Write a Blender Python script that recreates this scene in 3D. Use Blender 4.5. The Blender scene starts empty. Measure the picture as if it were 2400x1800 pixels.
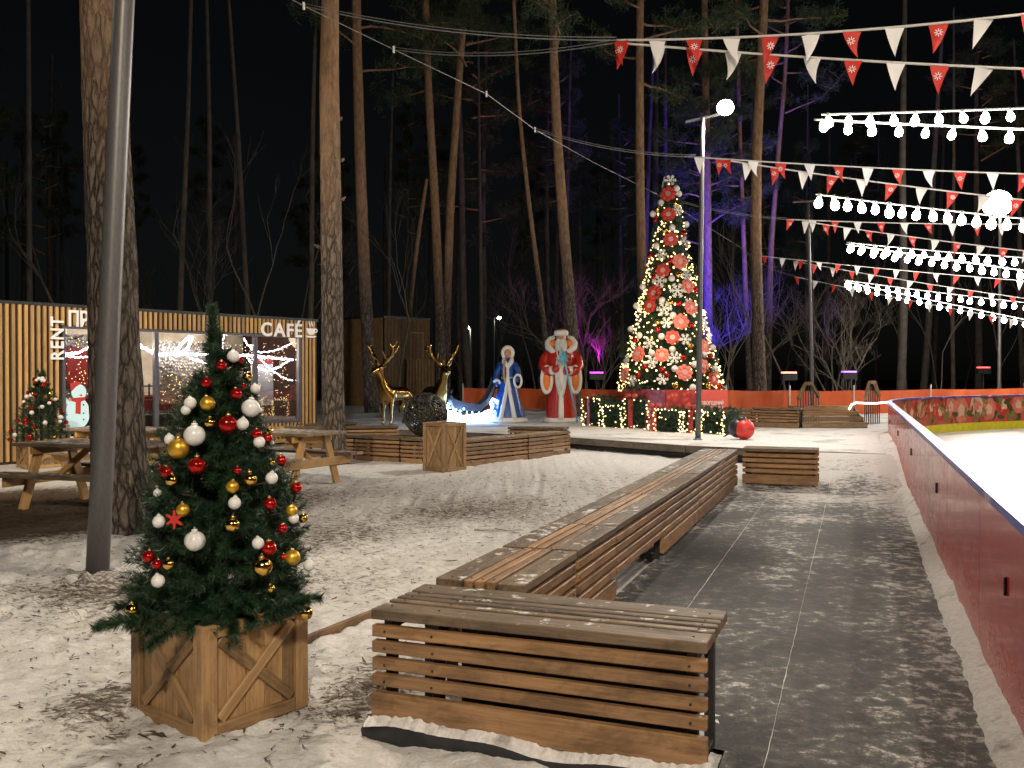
import bpy, bmesh, math, random
import numpy as np
from mathutils import Vector, Matrix

R = math.radians
rnd = random.Random(7)
scene = bpy.context.scene
col = scene.collection

# ------------------------------------------------------------------ camera
F = 2200.0            # focal length in pixels of a 2400 px wide frame
CAMZ = 1.6
PITCH = -math.atan(23.0 / F)
cam_data = bpy.data.cameras.new('camera')
cam_data.sensor_width = 36.0
cam_data.lens = 36.0 * F / 2400.0
cam_data.clip_start = 0.05
cam_data.clip_end = 600.0
cam = bpy.data.objects.new('camera', cam_data)
cam.location = (0, 0, CAMZ)
cam.rotation_euler = (math.pi / 2 + PITCH, 0, 0)
col.objects.link(cam)
scene.camera = cam

# ------------------------------------------------------------------ sky, moonlight, exposure
world = bpy.data.worlds.new('World')
scene.world = world
world.use_nodes = True
wn = world.node_tree.nodes
wl = world.node_tree.links
sky = wn.new('ShaderNodeTexSky')
sky.sky_type = 'NISHITA'
sky.sun_disc = False
sky.sun_elevation = R(24)
sky.sun_rotation = R(150)
bg = wn['Background']
bg.inputs['Strength'].default_value = 0.0006
hs = wn.new('ShaderNodeHueSaturation')
hs.inputs['Saturation'].default_value = 0.35
wl.new(sky.outputs['Color'], hs.inputs['Color'])
wl.new(hs.outputs['Color'], bg.inputs['Color'])

sun_d = bpy.data.lights.new('moonlight', 'SUN')
sun_d.energy = 0.012
sun_d.angle = R(0.5)
sun_d.color = (0.85, 0.9, 1.0)
sun = bpy.data.objects.new('moonlight', sun_d)
sun.rotation_euler = (R(66), 0, R(30))
col.objects.link(sun)

scene.view_settings.view_transform = 'Standard'
scene.view_settings.look = 'None'
scene.view_settings.exposure = 0.0
scene.view_settings.gamma = 1.0
scene.view_settings.use_curve_mapping = False
scene.render.engine = 'CYCLES'
cy = scene.cycles
cy.use_denoising = True
cy.max_bounces = 6
cy.diffuse_bounces = 2
cy.glossy_bounces = 3
cy.transmission_bounces = 4
cy.transparent_max_bounces = 6
cy.sample_clamp_indirect = 4.0
cy.caustics_reflective = False
cy.caustics_refractive = False
cy.use_light_tree = True

# ------------------------------------------------------------------ pixel helpers (where a photographed point stands)
def ray(px, py):
    dx = (px - 1200.0) / F
    dy = (900.0 - py) / F
    cp, sp = math.cos(PITCH), math.sin(PITCH)
    return Vector((dx, cp - dy * sp, sp + dy * cp))

def D(px, py, depth):                     # point at a given distance along Y
    r = ray(px, py)
    return Vector((0, 0, CAMZ)) + r * (depth / r.y)

def G(px, py, z=0.0):                     # point on a horizontal plane
    r = ray(px, py)
    return Vector((0, 0, CAMZ)) + r * ((z - CAMZ) / r.z)

# ------------------------------------------------------------------ noise
def _hash(ix, iy, seed):
    ix = ix.astype(np.int64); iy = iy.astype(np.int64)
    h = (ix * 374761393 + iy * 668265263 + seed * 974711) & 0x7fffffff
    h = ((h ^ (h >> 13)) * 1274126177) & 0x7fffffff
    return ((h ^ (h >> 16)) & 0xffff) / 65535.0

def vnoise(x, y, seed=0):
    x = np.asarray(x, float); y = np.asarray(y, float)
    ix = np.floor(x); iy = np.floor(y)
    fx = x - ix; fy = y - iy
    fx = fx * fx * (3 - 2 * fx); fy = fy * fy * (3 - 2 * fy)
    a = _hash(ix, iy, seed); b = _hash(ix + 1, iy, seed)
    c = _hash(ix, iy + 1, seed); d = _hash(ix + 1, iy + 1, seed)
    return (a * (1 - fx) + b * fx) * (1 - fy) + (c * (1 - fx) + d * fx) * fy

def fbm(x, y, seed=0, octs=4):
    t = 0; amp = 0.5
    for k in range(octs):
        t = t + amp * vnoise(x * 2 ** k, y * 2 ** k, seed + k * 17)
        amp *= 0.5
    return t

# ------------------------------------------------------------------ mesh builder
class MB:
    def __init__(self):
        self.v = []; self.f = []; self.m = []; self.s = []
    def add(self, verts, faces, mi=0, smooth=False):
        o = len(self.v)
        self.v.extend([tuple(p) for p in verts])
        for f in faces:
            self.f.append(tuple(i + o for i in f)); self.m.append(mi); self.s.append(smooth)
        return self
    def box(self, c, d, rot=None, mi=0, bev=0.0):
        hx, hy, hz = d[0] / 2, d[1] / 2, d[2] / 2
        if bev > 0:
            b = min(bev, hx * .9, hy * .9, hz * .9)
            vs = []; idx = {}
            for sx in (-1, 1):
                for sy in (-1, 1):
                    for sz in (-1, 1):
                        for ax in range(3):
                            p = [sx * (hx - b), sy * (hy - b), sz * (hz - b)]
                            p[ax] = (sx * hx, sy * hy, sz * hz)[ax]
                            idx[(sx, sy, sz, ax)] = len(vs); vs.append(p)
            fs = []
            for ax in range(3):
                o1, o2 = [(1, 2), (2, 0), (0, 1)][ax]
                for s in (-1, 1):
                    q = []
                    for a, bb in ((-1, -1), (1, -1), (1, 1), (-1, 1)):
                        k = [0, 0, 0]; k[ax] = s; k[o1] = a; k[o2] = bb
                        q.append(idx[(k[0], k[1], k[2], ax)])
                    fs.append(q if s > 0 else q[::-1])
            for ax in range(3):                    # edges along axis ax
                o1, o2 = [(1, 2), (2, 0), (0, 1)][ax]
                for a in (-1, 1):
                    for bb in (-1, 1):
                        k0 = [0, 0, 0]; k0[ax] = -1; k0[o1] = a; k0[o2] = bb
                        k1 = list(k0); k1[ax] = 1
                        q = [idx[(*k0, o1)], idx[(*k1, o1)], idx[(*k1, o2)], idx[(*k0, o2)]]
                        fs.append(q if a * bb < 0 else q[::-1])
            for sx in (-1, 1):
                for sy in (-1, 1):
                    for sz in (-1, 1):
                        q = [idx[(sx, sy, sz, 0)], idx[(sx, sy, sz, 1)], idx[(sx, sy, sz, 2)]]
                        fs.append(q if sx * sy * sz > 0 else q[::-1])
        else:
            vs = [(x, y, z) for x in (-hx, hx) for y in (-hy, hy) for z in (-hz, hz)]
            fs = [(0, 1, 3, 2), (4, 6, 7, 5), (0, 4, 5, 1), (2, 3, 7, 6), (0, 2, 6, 4), (1, 5, 7, 3)]
        c = Vector(c)
        if rot is not None:
            vs = [rot @ Vector(p) + c for p in vs]
        else:
            vs = [Vector(p) + c for p in vs]
        return self.add(vs, fs, mi)
    def bar(self, a, b, w, h, mi=0, bev=0.0, up=(0, 0, 1), ext=0.0):
        a = Vector(a); b = Vector(b)
        x = (b - a); L = x.length; x = x.normalized()
        u = Vector(up)
        y = u.cross(x)
        if y.length < 1e-5: y = Vector((0, 1, 0)).cross(x)
        y.normalize(); z = x.cross(y)
        rot = Matrix((x, y, z)).transposed()
        return self.box((a + b) / 2, (L + ext, w, h), rot, mi, bev)
    def tube(self, pts, rad, n=8, mi=0, cap=True, smooth=True, closed=False):
        pts = [Vector(p) for p in pts]
        if not hasattr(rad, '__len__'): rad = [rad] * len(pts)
        m = len(pts); rings = []; prev = None
        for i, p in enumerate(pts):
            if closed: t = pts[(i + 1) % m] - pts[i - 1]
            else: t = pts[min(i + 1, m - 1)] - pts[max(i - 1, 0)]
            t = t.normalized() if t.length > 1e-9 else Vector((0, 0, 1))
            if prev is None:
                a = Vector((0, 0, 1)) if abs(t.z) < .9 else Vector((1, 0, 0))
                u = a.cross(t).normalized()
            else:
                u = prev - t * prev.dot(t)
                u = u.normalized() if u.length > 1e-6 else Vector((1, 0, 0)).cross(t).normalized()
            prev = u; w = t.cross(u)
            rings.append([p + (u * math.cos(2 * math.pi * k / n) + w * math.sin(2 * math.pi * k / n)) * rad[i] for k in range(n)])
        vs = [q for r in rings for q in r]; fs = []
        for i in range(m if closed else m - 1):
            for k in range(n):
                a = i * n + k; b = i * n + (k + 1) % n
                c = ((i + 1) % m) * n + (k + 1) % n; d = ((i + 1) % m) * n + k
                fs.append((a, b, c, d))
        if cap and not closed:
            fs.append(tuple(range(n))[::-1]); fs.append(tuple((m - 1) * n + k for k in range(n)))
        return self.add(vs, fs, mi, smooth)
    def lathe(self, prof, n=24, c=(0, 0, 0), mi=0, smooth=True, fn=None):
        vs = []; fs = []
        for (r, z) in prof:
            for k in range(n):
                a = 2 * math.pi * k / n
                rr = r * (fn(a, z) if fn else 1)
                vs.append((c[0] + rr * math.cos(a), c[1] + rr * math.sin(a), c[2] + z))
        m = len(prof)
        for i in range(m - 1):
            for k in range(n):
                fs.append((i * n + k, i * n + (k + 1) % n, (i + 1) * n + (k + 1) % n, (i + 1) * n + k))
        fs.append(tuple(range(n))[::-1]); fs.append(tuple((m - 1) * n + k for k in range(n)))
        return self.add(vs, fs, mi, smooth)
    def ball(self, c, r, n=16, m=10, mi=0, sc=(1, 1, 1), rot=None, fn=None):
        prof = []
        vs = []; fs = []
        for i in range(1, m):
            th = math.pi * i / m
            for k in range(n):
                a = 2 * math.pi * k / n
                p = Vector((math.sin(th) * math.cos(a), math.sin(th) * math.sin(a), -math.cos(th)))
                rr = r * (fn(p) if fn else 1)
                vs.append(Vector((p.x * sc[0], p.y * sc[1], p.z * sc[2])) * rr)
        b0 = len(vs); vs.append(Vector((0, 0, -r * sc[2]))); vs.append(Vector((0, 0, r * sc[2])))
        for i in range(m - 2):
            for k in range(n):
                fs.append((i * n + k, i * n + (k + 1) % n, (i + 1) * n + (k + 1) % n, (i + 1) * n + k))
        for k in range(n):
            fs.append((b0, (k + 1) % n, k))
            fs.append((b0 + 1, (m - 2) * n + k, (m - 2) * n + (k + 1) % n))
        if rot is not None: vs = [rot @ p for p in vs]
        c = Vector(c)
        return self.add([p + c for p in vs], fs, mi, True)
    def prism(self, poly, z0, z1, mi=0, mat=None):
        n = len(poly)
        vs = [Vector((p[0], p[1], z0)) for p in poly] + [Vector((p[0], p[1], z1)) for p in poly]
        if mat is not None: vs = [mat @ p for p in vs]
        fs = [tuple(range(n))[::-1], tuple(range(n, 2 * n))]
        for k in range(n):
            fs.append((k, (k + 1) % n, n + (k + 1) % n, n + k))
        return self.add(vs, fs, mi)
    def mesh(self, name, mats=None):
        me = bpy.data.meshes.new(name)
        me.from_pydata([tuple(p) for p in self.v], [], self.f)
        if mats:
            for mt in (mats if isinstance(mats, (list, tuple)) else [mats]): me.materials.append(mt)
        if any(self.m): me.polygons.foreach_set('material_index', self.m)
        me.polygons.foreach_set('use_smooth', self.s)
        me.update()
        return me

def np_mesh(name, verts, faces, mat, smooth=False):
    """verts (n,3), faces (m,k) arrays with one face size"""
    verts = np.asarray(verts, np.float32); faces = np.asarray(faces, np.int32)
    me = bpy.data.meshes.new(name)
    k = faces.shape[1]
    me.vertices.add(len(verts)); me.vertices.foreach_set('co', verts.ravel())
    me.loops.add(faces.size); me.loops.foreach_set('vertex_index', faces.ravel())
    me.polygons.add(len(faces)); me.polygons.foreach_set('loop_start', np.arange(0, faces.size, k, dtype=np.int32))
    me.polygons.foreach_set('use_smooth', np.full(len(faces), smooth))
    me.update(calc_edges=True)
    if mat: me.materials.append(mat)
    return me

# ------------------------------------------------------------------ objects
def link(name, data, parent=None, loc=None, rot=None, kind=None, label=None):
    o = bpy.data.objects.new(name, data)
    col.objects.link(o)
    if parent is not None: o.parent = parent
    if loc is not None: o.location = loc
    if rot is not None: o.rotation_euler = rot
    if kind: o['kind'] = kind
    if label: o['label'] = label
    return o

def tag(o, label, cat, group=None):
    o['label'] = label; o['category'] = cat
    if group: o['group'] = group
    return o

def thing(name, label, cat, loc=(0, 0, 0), rz=0.0, group=None):
    o = link(name, None, None, loc, (0, 0, rz))
    o.empty_display_size = 0.1
    return tag(o, label, cat, group)

def part(name, mb, mats, parent, loc=None, rot=None, kind=None, label=None):
    me = mb.mesh(name, mats) if isinstance(mb, MB) else mb
    return link(name, me, parent, loc, rot, kind, label)

def struct(name, mb, mats, label=None):
    me = mb.mesh(name, mats) if isinstance(mb, MB) else mb
    o = link(name, me, None)
    o['kind'] = 'structure'
    if label: o['label'] = label
    return o

_boxes = {}
def boxmesh(d, mat, bev=0.004):
    key = (round(d[0], 3), round(d[1], 3), round(d[2], 3), mat.name, bev)
    if key not in _boxes:
        _boxes[key] = MB().box((0, 0, 0), d, bev=bev).mesh('board', mat)
    return _boxes[key]

jr = random.Random(99)
def board(name, parent, c, d, mat, rot=None, bev=0.004, label=None, jit=0.0):
    """a board: shared box mesh, long axis local X; jit = how unevenly it is fixed (m)"""
    if jit:
        c = (c[0], c[1] + jr.uniform(-jit, jit), c[2] + jr.uniform(-jit, jit))
        a_ = 2.0 * jit / max(d[0], .3)
        rot = (jr.uniform(-.02, .02), jr.uniform(-a_, a_), (rot[2] if rot else 0) + jr.uniform(-a_, a_))
    return link(name, boxmesh(d, mat, bev), parent, c, rot, None, label)

def copy_tree(o, parent=None):
    c = o.copy(); col.objects.link(c)
    if parent is not None: c.parent = parent
    for ch in list(o.children): copy_tree(ch, c)
    return c

ORD = ['first', 'second', 'third', 'fourth', 'fifth', 'sixth', 'seventh', 'eighth', 'ninth', 'tenth', 'eleventh', 'twelfth',
       'thirteenth', 'fourteenth', 'fifteenth', 'sixteenth', 'seventeenth', 'eighteenth', 'nineteenth', 'twentieth']
def ordn(i):
    if i < 20: return ORD[i]
    n = i + 1
    t = {2: 'twenty', 3: 'thirty', 4: 'forty', 5: 'fifty'}[n // 10]
    if n % 10 == 0: return t[:-1] + 'ieth' if t.endswith('y') else t
    return t + '-' + ORD[n % 10 - 1]

# ------------------------------------------------------------------ materials
MATS = {}
class NT:
    def __init__(self, name):
        self.mat = bpy.data.materials.new(name); self.mat.use_nodes = True
        self.t = self.mat.node_tree; self.n = self.t.nodes; self.l = self.t.links
        self.b = self.n['Principled BSDF']; self.out = self.n['Material Output']
        MATS[name] = self.mat
    def new(self, kind, **kw):
        nd = self.n.new(kind)
        for k, v in kw.items():
            if k in nd.inputs: self.set(nd.inputs[k], v)
            else: setattr(nd, k, v)
        return nd
    def set(self, sock, v):
        if isinstance(v, bpy.types.NodeSocket): self.l.new(v, sock)
        else: sock.default_value = v
    def bs(self, **kw):
        for k, v in kw.items(): self.set(self.b.inputs[k.replace('_', ' ')], v)
        return self
    def coord(self, scale=(1, 1, 1), kind='Object', rand=0.0):
        tc = self.new('ShaderNodeTexCoord')
        mp = self.new('ShaderNodeMapping')
        mp.inputs['Scale'].default_value = scale
        self.l.new(tc.outputs[kind], mp.inputs['Vector'])
        if rand:
            oi = self.new('ShaderNodeObjectInfo')
            mu = self.new('ShaderNodeMath', operation='MULTIPLY'); self.l.new(oi.outputs['Random'], mu.inputs[0]); mu.inputs[1].default_value = rand
            self.l.new(mu.outputs[0], mp.inputs['Location'])
        return mp.outputs[0]
    def noise(self, vec, scale=5.0, detail=4.0, rough=0.55, dist=0.0):
        nd = self.new('ShaderNodeTexNoise'); self.l.new(vec, nd.inputs['Vector'])
        nd.inputs['Scale'].default_value = scale; nd.inputs['Detail'].default_value = detail
        nd.inputs['Roughness'].default_value = rough; nd.inputs['Distortion'].default_value = dist
        return nd.outputs['Fac']
    def voro(self, vec, scale=5.0, feature='F1', out='Distance', rnd_=1.0):
        nd = self.new('ShaderNodeTexVoronoi'); nd.feature = feature; self.l.new(vec, nd.inputs['Vector'])
        nd.inputs['Scale'].default_value = scale; nd.inputs['Randomness'].default_value = rnd_
        return nd.outputs[out]
    def ramp(self, fac, stops):
        nd = self.new('ShaderNodeValToRGB'); self.l.new(fac, nd.inputs[0])
        e = nd.color_ramp.elements
        while len(e) < len(stops): e.new(0.5)
        for i, (p, c) in enumerate(stops):
            e[i].position = p
            if not hasattr(c, '__len__'): c = (c, c, c)
            e[i].color = (*c, 1) if len(c) == 3 else c
        return nd.outputs[0]
    def mix(self, fac, a, b, mode='MIX'):
        nd = self.new('ShaderNodeMix', data_type='RGBA', blend_type=mode)
        self.set(nd.inputs[0], fac)
        for s, v in ((nd.inputs[6], a), (nd.inputs[7], b)):
            if isinstance(v, bpy.types.NodeSocket): self.l.new(v, s)
            else: s.default_value = (*v, 1) if len(v) == 3 else v
        return nd.outputs[2]
    def math(self, op, a, b=0.0, clamp=False):
        nd = self.new('ShaderNodeMath', operation=op, use_clamp=clamp)
        self.set(nd.inputs[0], a); self.set(nd.inputs[1], b)
        return nd.outputs[0]
    def bump(self, h, strength=0.3, dist=0.01):
        nd = self.new('ShaderNodeBump'); self.l.new(h, nd.inputs['Height'])
        nd.inputs['Strength'].default_value = strength; nd.inputs['Distance'].default_value = dist
        self.l.new(nd.outputs[0], self.b.inputs['Normal'])
    def attr(self, name):
        nd = self.new('ShaderNodeAttribute'); nd.attribute_name = name
        return nd.outputs['Fac']

def plain(name, c, rough=0.5, metal=0.0, var=0.12, scale=8.0, bump=0.0, spec=0.5, coat=0.0):
    m = NT(name)
    v = m.coord(rand=40.0)
    f = m.noise(v, scale, 5)
    k = m.ramp(f, [(0.3, tuple(x * (1 - var) for x in c)), (0.7, tuple(min(1, x * (1 + var)) for x in c))])
    m.bs(Base_Color=k, Roughness=rough, Metallic=metal, Specular_IOR_Level=spec, Coat_Weight=coat)
    if bump: m.bump(f, bump, 0.01)
    return m.mat

def emit(name, c, s, base=(0.8, 0.8, 0.8)):
    m = NT(name)
    m.bs(Base_Color=(*base, 1), Emission_Color=(*c, 1), Emission_Strength=s, Roughness=0.4)
    return m.mat

def wood(name, light, dark, wear=0.5, snow=0.0, rough=0.6, grain=1.0):
    m = NT(name)
    v = m.coord((1.2 * grain, 22 * grain, 22 * grain), rand=60.0)
    g = m.noise(v, 3.0, 6, 0.6, 0.4)
    v2 = m.coord((1.0, 3.0, 3.0), rand=90.0)
    b = m.noise(v2, 2.2, 5, 0.6)
    oi = m.new('ShaderNodeObjectInfo')
    base = m.ramp(g, [(0.25, dark), (0.5, tuple((a + c) / 2 for a, c in zip(light, dark))), (0.75, light)])
    worn = m.ramp(b, [(0.35, 0.45), (0.65, 1.0)])
    c1 = m.mix(wear, base, worn, 'MULTIPLY')
    rv = m.ramp(oi.outputs['Random'], [(0.0, (0.62, 0.62, 0.64)), (0.5, (0.9, 0.88, 0.86)), (1.0, (1.15, 1.12, 1.05))])
    st_ = m.noise(m.coord((2.5, 5.0, 5.0), rand=17.0), 1.6, 6, 0.7, 0.8)
    c1 = m.mix(min(1.0, wear * 1.3), c1, m.ramp(st_, [(0.36, (0.38, 0.36, 0.36)), (0.52, (1, 1, 1))]), 'MULTIPLY')
    c2 = m.mix(1.0, c1, rv, 'MULTIPLY')
    kn = m.voro(m.coord((2.2, 9, 9), rand=33.0), 1.3)
    kk = m.ramp(kn, [(0.04, 0.25), (0.11, 1.0)])
    c3 = m.mix(0.7, c2, kk, 'MULTIPLY')
    rr = m.ramp(g, [(0.3, rough + .15), (0.7, rough - .1)])
    if snow > 0:
        s = m.noise(m.coord((1, 1, 1), 'Generated', 0), 1, 1)
        n1 = m.noise(m.coord((6, 6, 6), 'Object', 50.0), 2.2, 6, 0.65)
        n2 = m.noise(m.coord((1, 1, 1), 'Object', 70.0), 3.0, 3)
        geo = m.new('ShaderNodeNewGeometry')
        sep = m.new('ShaderNodeSeparateXYZ'); m.l.new(geo.outputs['Normal'], sep.inputs[0])
        up = m.ramp(sep.outputs['Z'], [(0.6, 0.0), (0.9, 1.0)])
        mk = m.ramp(m.math('ADD', n1, m.math('MULTIPLY', n2, 0.6)), [(1.0 - snow, 0.0), (1.08 - snow, 1.0)])
        mk = m.math('MULTIPLY', mk, up)
        c3 = m.mix(mk, c3, (0.62, 0.61, 0.6))
    m.bs(Base_Color=c3, Roughness=rr)
    m.bump(g, 0.35, 0.004)
    return m.mat
# ================================================================== materials of the place
# snow with trodden litter; the attribute holds where needles and dirt lie
m = NT('trodden_snow')
v = m.coord((1, 1, 1))
n_big = m.noise(v, 0.9, 6, 0.6)
n_mid = m.noise(v, 7.0, 7, 0.68, 0.6)
n_fin = m.noise(v, 60.0, 4, 0.7)
vs = m.coord((1.0, 2.6, 1.0))
n_str = m.noise(vs, 11.0, 6, 0.72, 0.8)
snowc = m.ramp(n_mid, [(0.3, (0.56, 0.545, 0.53)), (0.5, (0.70, 0.69, 0.68)), (0.75, (0.80, 0.80, 0.80))])
litc = m.ramp(n_fin, [(0.3, (0.028, 0.02, 0.013)), (0.6, (0.11, 0.078, 0.05)), (0.8, (0.2, 0.15, 0.1))])
dirt = m.attr('dirt')
d1 = m.math('ADD', m.math('MULTIPLY', n_str, 0.95), m.math('MULTIPLY', n_fin, 0.35))
d2 = m.math('ADD', d1, m.math('MULTIPLY', dirt, 0.62))
mask = m.ramp(d2, [(0.86, 0.0), (1.02, 1.0)])
greys = m.mix(m.ramp(d2, [(0.6, 0.0), (0.98, 0.75)]), snowc, (0.36, 0.33, 0.295))
cc = m.mix(mask, greys, litc)
m.bs(Base_Color=cc, Roughness=m.ramp(n_mid, [(0.3, 0.45), (0.7, 0.8)]), Specular_IOR_Level=0.35)
hh = m.math('ADD', m.math('MULTIPLY', n_mid, 0.7), m.math('MULTIPLY', n_fin, 0.3))
m.bump(hh, 0.9, 0.03)
M_SNOW = m.mat

m = NT('deck_snow')
v = m.coord((1, 1, 1))
n1 = m.noise(v, 1.3, 6, 0.62); n2 = m.noise(v, 14, 5, 0.7); n3 = m.noise(v, 60, 3, 0.7)
c = m.ramp(n2, [(0.3, (0.58, 0.57, 0.56)), (0.7, (0.78, 0.78, 0.78))])
c = m.mix(m.ramp(m.math('ADD', n1, m.math('MULTIPLY', n3, 0.25)), [(0.66, 0.0), (0.8, 0.7)]), c, (0.2, 0.17, 0.14))
m.bs(Base_Color=c, Roughness=0.7, Specular_IOR_Level=0.3)
m.bump(m.math('ADD', n2, m.math('MULTIPLY', n1, 1.5)), 0.6, 0.03)
M_DSNOW = m.mat

m = NT('clean_snow')
v = m.coord((1, 1, 1)); n2 = m.noise(v, 25, 5, 0.7); n1 = m.noise(v, 5, 4)
c = m.ramp(n2, [(0.3, (0.55, 0.53, 0.51)), (0.65, (0.76, 0.75, 0.74))])
c = m.mix(m.ramp(n1, [(0.60, 0.0), (0.74, 0.75)]), c, (0.16, 0.14, 0.12))
m.bs(Base_Color=c, Roughness=0.75); m.bump(n2, 0.8, 0.02)
M_CSNOW = m.mat

# black rubber matting, worn, with snow trodden in
m = NT('rubber_mat')
v = m.coord((1, 1, 1))
a = m.noise(v, 0.9, 5, 0.6); b = m.noise(v, 11.0, 8, 0.74, 0.3); f = m.noise(v, 90, 3, 0.7)
frost = m.attr('frost')
dens = m.math('ADD', m.math('MULTIPLY', a, 0.55), m.math('ADD', m.math('MULTIPLY', b, .9), m.math('MULTIPLY', frost, 0.32)))
c0 = m.ramp(f, [(0.3, (0.014, 0.014, 0.015)), (0.75, (0.042, 0.042, 0.042))])
c1 = m.mix(m.ramp(dens, [(0.66, 0.0), (1.0, 0.7)]), c0, (0.30, 0.29, 0.27))
c2 = m.mix(m.ramp(m.math('ADD', dens, m.math('MULTIPLY', f, 0.14)), [(0.885, 0.0), (0.98, 0.92)]), c1, (0.62, 0.605, 0.58))
m.bs(Base_Color=c2, Roughness=m.ramp(b, [(0.3, 0.6), (0.7, 0.9)]), Specular_IOR_Level=0.25)
m.bump(m.math('ADD', f, m.math('MULTIPLY', m.ramp(dens, [(0.85, 0), (1.0, 1)]), 1.2)), 0.4, 0.008)
M_MAT = m.mat

M_WOOD_B = wood('bench_wood', (0.46, 0.27, 0.13), (0.24, 0.13, 0.058), 0.5, 0.0, 0.55)
M_WOOD_BT = wood('bench_wood_weathered', (0.235, 0.17, 0.108), (0.105, 0.072, 0.045), 0.6, 0.105, 0.6)
M_WOOD_C = wood('crate_wood', (0.50, 0.32, 0.155), (0.30, 0.175, 0.075), 0.45, 0.0, 0.55)
M_WOOD_P = wood('picnic_wood', (0.72, 0.44, 0.17), (0.54, 0.31, 0.11), 0.2, 0.0, 0.5)
M_WOOD_PT = wood('picnic_wood_top', (0.36, 0.26, 0.17), (0.2, 0.135, 0.085), 0.5, 0.18, 0.6)
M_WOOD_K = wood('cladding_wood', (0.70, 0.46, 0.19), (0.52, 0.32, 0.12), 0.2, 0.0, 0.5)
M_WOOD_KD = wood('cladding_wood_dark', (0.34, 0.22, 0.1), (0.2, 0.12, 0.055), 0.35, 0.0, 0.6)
M_WOOD_G = wood('grey_wood', (0.24, 0.2, 0.16), (0.12, 0.095, 0.075), 0.5, 0.0, 0.7)
M_STEEL = plain('black_steel', (0.022, 0.022, 0.024), 0.45, 0.0, 0.3, 30)
M_POLE = NT('pole_paint')
_v = M_POLE.coord((1, 1, 0.3)); _f = M_POLE.noise(_v, 60, 5, 0.7)
M_POLE.bs(Base_Color=M_POLE.ramp(_f, [(0.3, (0.085, 0.083, 0.085)), (0.7, (0.13, 0.127, 0.127))]), Roughness=0.42, Metallic=0.25)
M_POLE.bump(_f, 0.1, 0.004)
M_POLE = M_POLE.mat
M_BLACK = plain('black_panel', (0.012, 0.011, 0.011), 0.6)
M_MEMB = plain('black_membrane', (0.02, 0.02, 0.022), 0.5, 0, 0.4, 14, 0.4)
M_WHITE = plain('white_paint', (0.78, 0.77, 0.75), 0.45)

# ================================================================== frame of the place
DIRH = math.atan(0.3667)                       # heading of the rink side, from +Y towards +X
DV = Vector((math.sin(DIRH), math.cos(DIRH), 0))
NV = Vector((math.cos(DIRH), -math.sin(DIRH), 0))
def board_x(Y): return 2.13 + 0.3667 * (Y - 3.905)

# rink outline: straight side, then a wide rounded corner
RARC = 12.0
P0 = Vector((board_x(20.5), 20.5, 0))
CARC = P0 + NV * RARC
def arc_pt(phi, off=0.0):
    return CARC + Vector((-math.cos(phi), math.sin(phi), 0)) * (RARC + off)
side_pts = [Vector((board_x(-6.0), -6.0, 0)) + DV * (i * 2.0) for i in range(100)]
side_pts = [p for p in side_pts if p.y < 19.6] + [P0]
arc_pts = [arc_pt(DIRH + R(d)) for d in np.linspace(5, 115, 23)]
rim = side_pts + arc_pts

# ------------------------------------------------------------------ ground
def axis(lo, hi, dlo, dhi, fine, coarse):
    pts = list(np.arange(dlo, dhi, fine)); s = fine; p = dhi
    while p < hi: pts.append(p); s = min(coarse, s * 1.12); p += s
    pts.append(hi); s = fine; p = dlo - fine; lowpts = []
    while p > lo: lowpts.append(p); s = min(coarse, s * 1.12); p -= s
    lowpts.append(lo)
    return np.array(lowpts[::-1] + pts)
gx = axis(-190, 190, -4.6, 1.6, 0.034, 7.0)
gy = axis(-60, 260, 3.3, 8.8, 0.034, 7.0)
X, Y = np.meshgrid(gx, gy)
relief = (fbm(X * 1.3, Y * 1.3, 3, 4) - 0.47) * 0.055 + (fbm(X * 6, Y * 7, 11, 4) - 0.47) * 0.06 + (fbm(X * 20, Y * 22, 23, 3) - .42) * 0.034
relief = np.where(np.hypot(X, Y) > 60, relief * 0.3, relief)
# trodden flat towards the long bench
Z = relief
rf_ = np.random.default_rng(8)
tracks = np.zeros_like(X)
for _ in range(30):                       # people walked across: rows of footprints
    x0, y0, hd = rf_.uniform(-5, 1.5), rf_.uniform(3.3, 11), rf_.uniform(-.5, .9)
    for k in range(rf_.integers(4, 10)):
        sx_ = x0 + math.sin(hd) * .62 * k + (k % 2 - .5) * .2 * math.cos(hd); sy_ = y0 + math.cos(hd) * .62 * k - (k % 2 - .5) * .2 * math.sin(hd)
        a_ = hd + rf_.normal(0, .15)
        u_ = (X - sx_) * math.cos(a_) - (Y - sy_) * math.sin(a_); w_ = (X - sx_) * math.sin(a_) + (Y - sy_) * math.cos(a_)
        q_ = (u_ / .062) ** 2 + (w_ / .15) ** 2
        tracks += np.where(q_ < 9, -.032 * np.exp(-q_ ** 2) + .016 * np.exp(-((q_ - 2.0) / .8) ** 2), 0)
Z = Z + np.clip(tracks, -.045, .035)
matside = (X - (0.784 + 0.3667 * (Y - 6.6)))            # >0: walkway side of the long bench
lowered = ((matside > -0.65) & (Y > 4.45)) | (matside > 1.02)
Z = np.where(lowered, np.minimum(Z, 0.0) * 0.4 - 0.025, Z)
# snow heaped against the crate and the near bench
def heap(x, y, r, h): return h * np.exp(-((X - x) ** 2 + (Y - y) ** 2) / (r * r))
Z = Z + heap(-1.95, 4.35, .25, .035) + heap(-1.3, 3.85, .22, .03) + heap(-.75, 4.0, .3, .03) + heap(-.1, 3.5, .4, .02) + heap(-3.25, 7.25, .22, .05)
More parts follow.
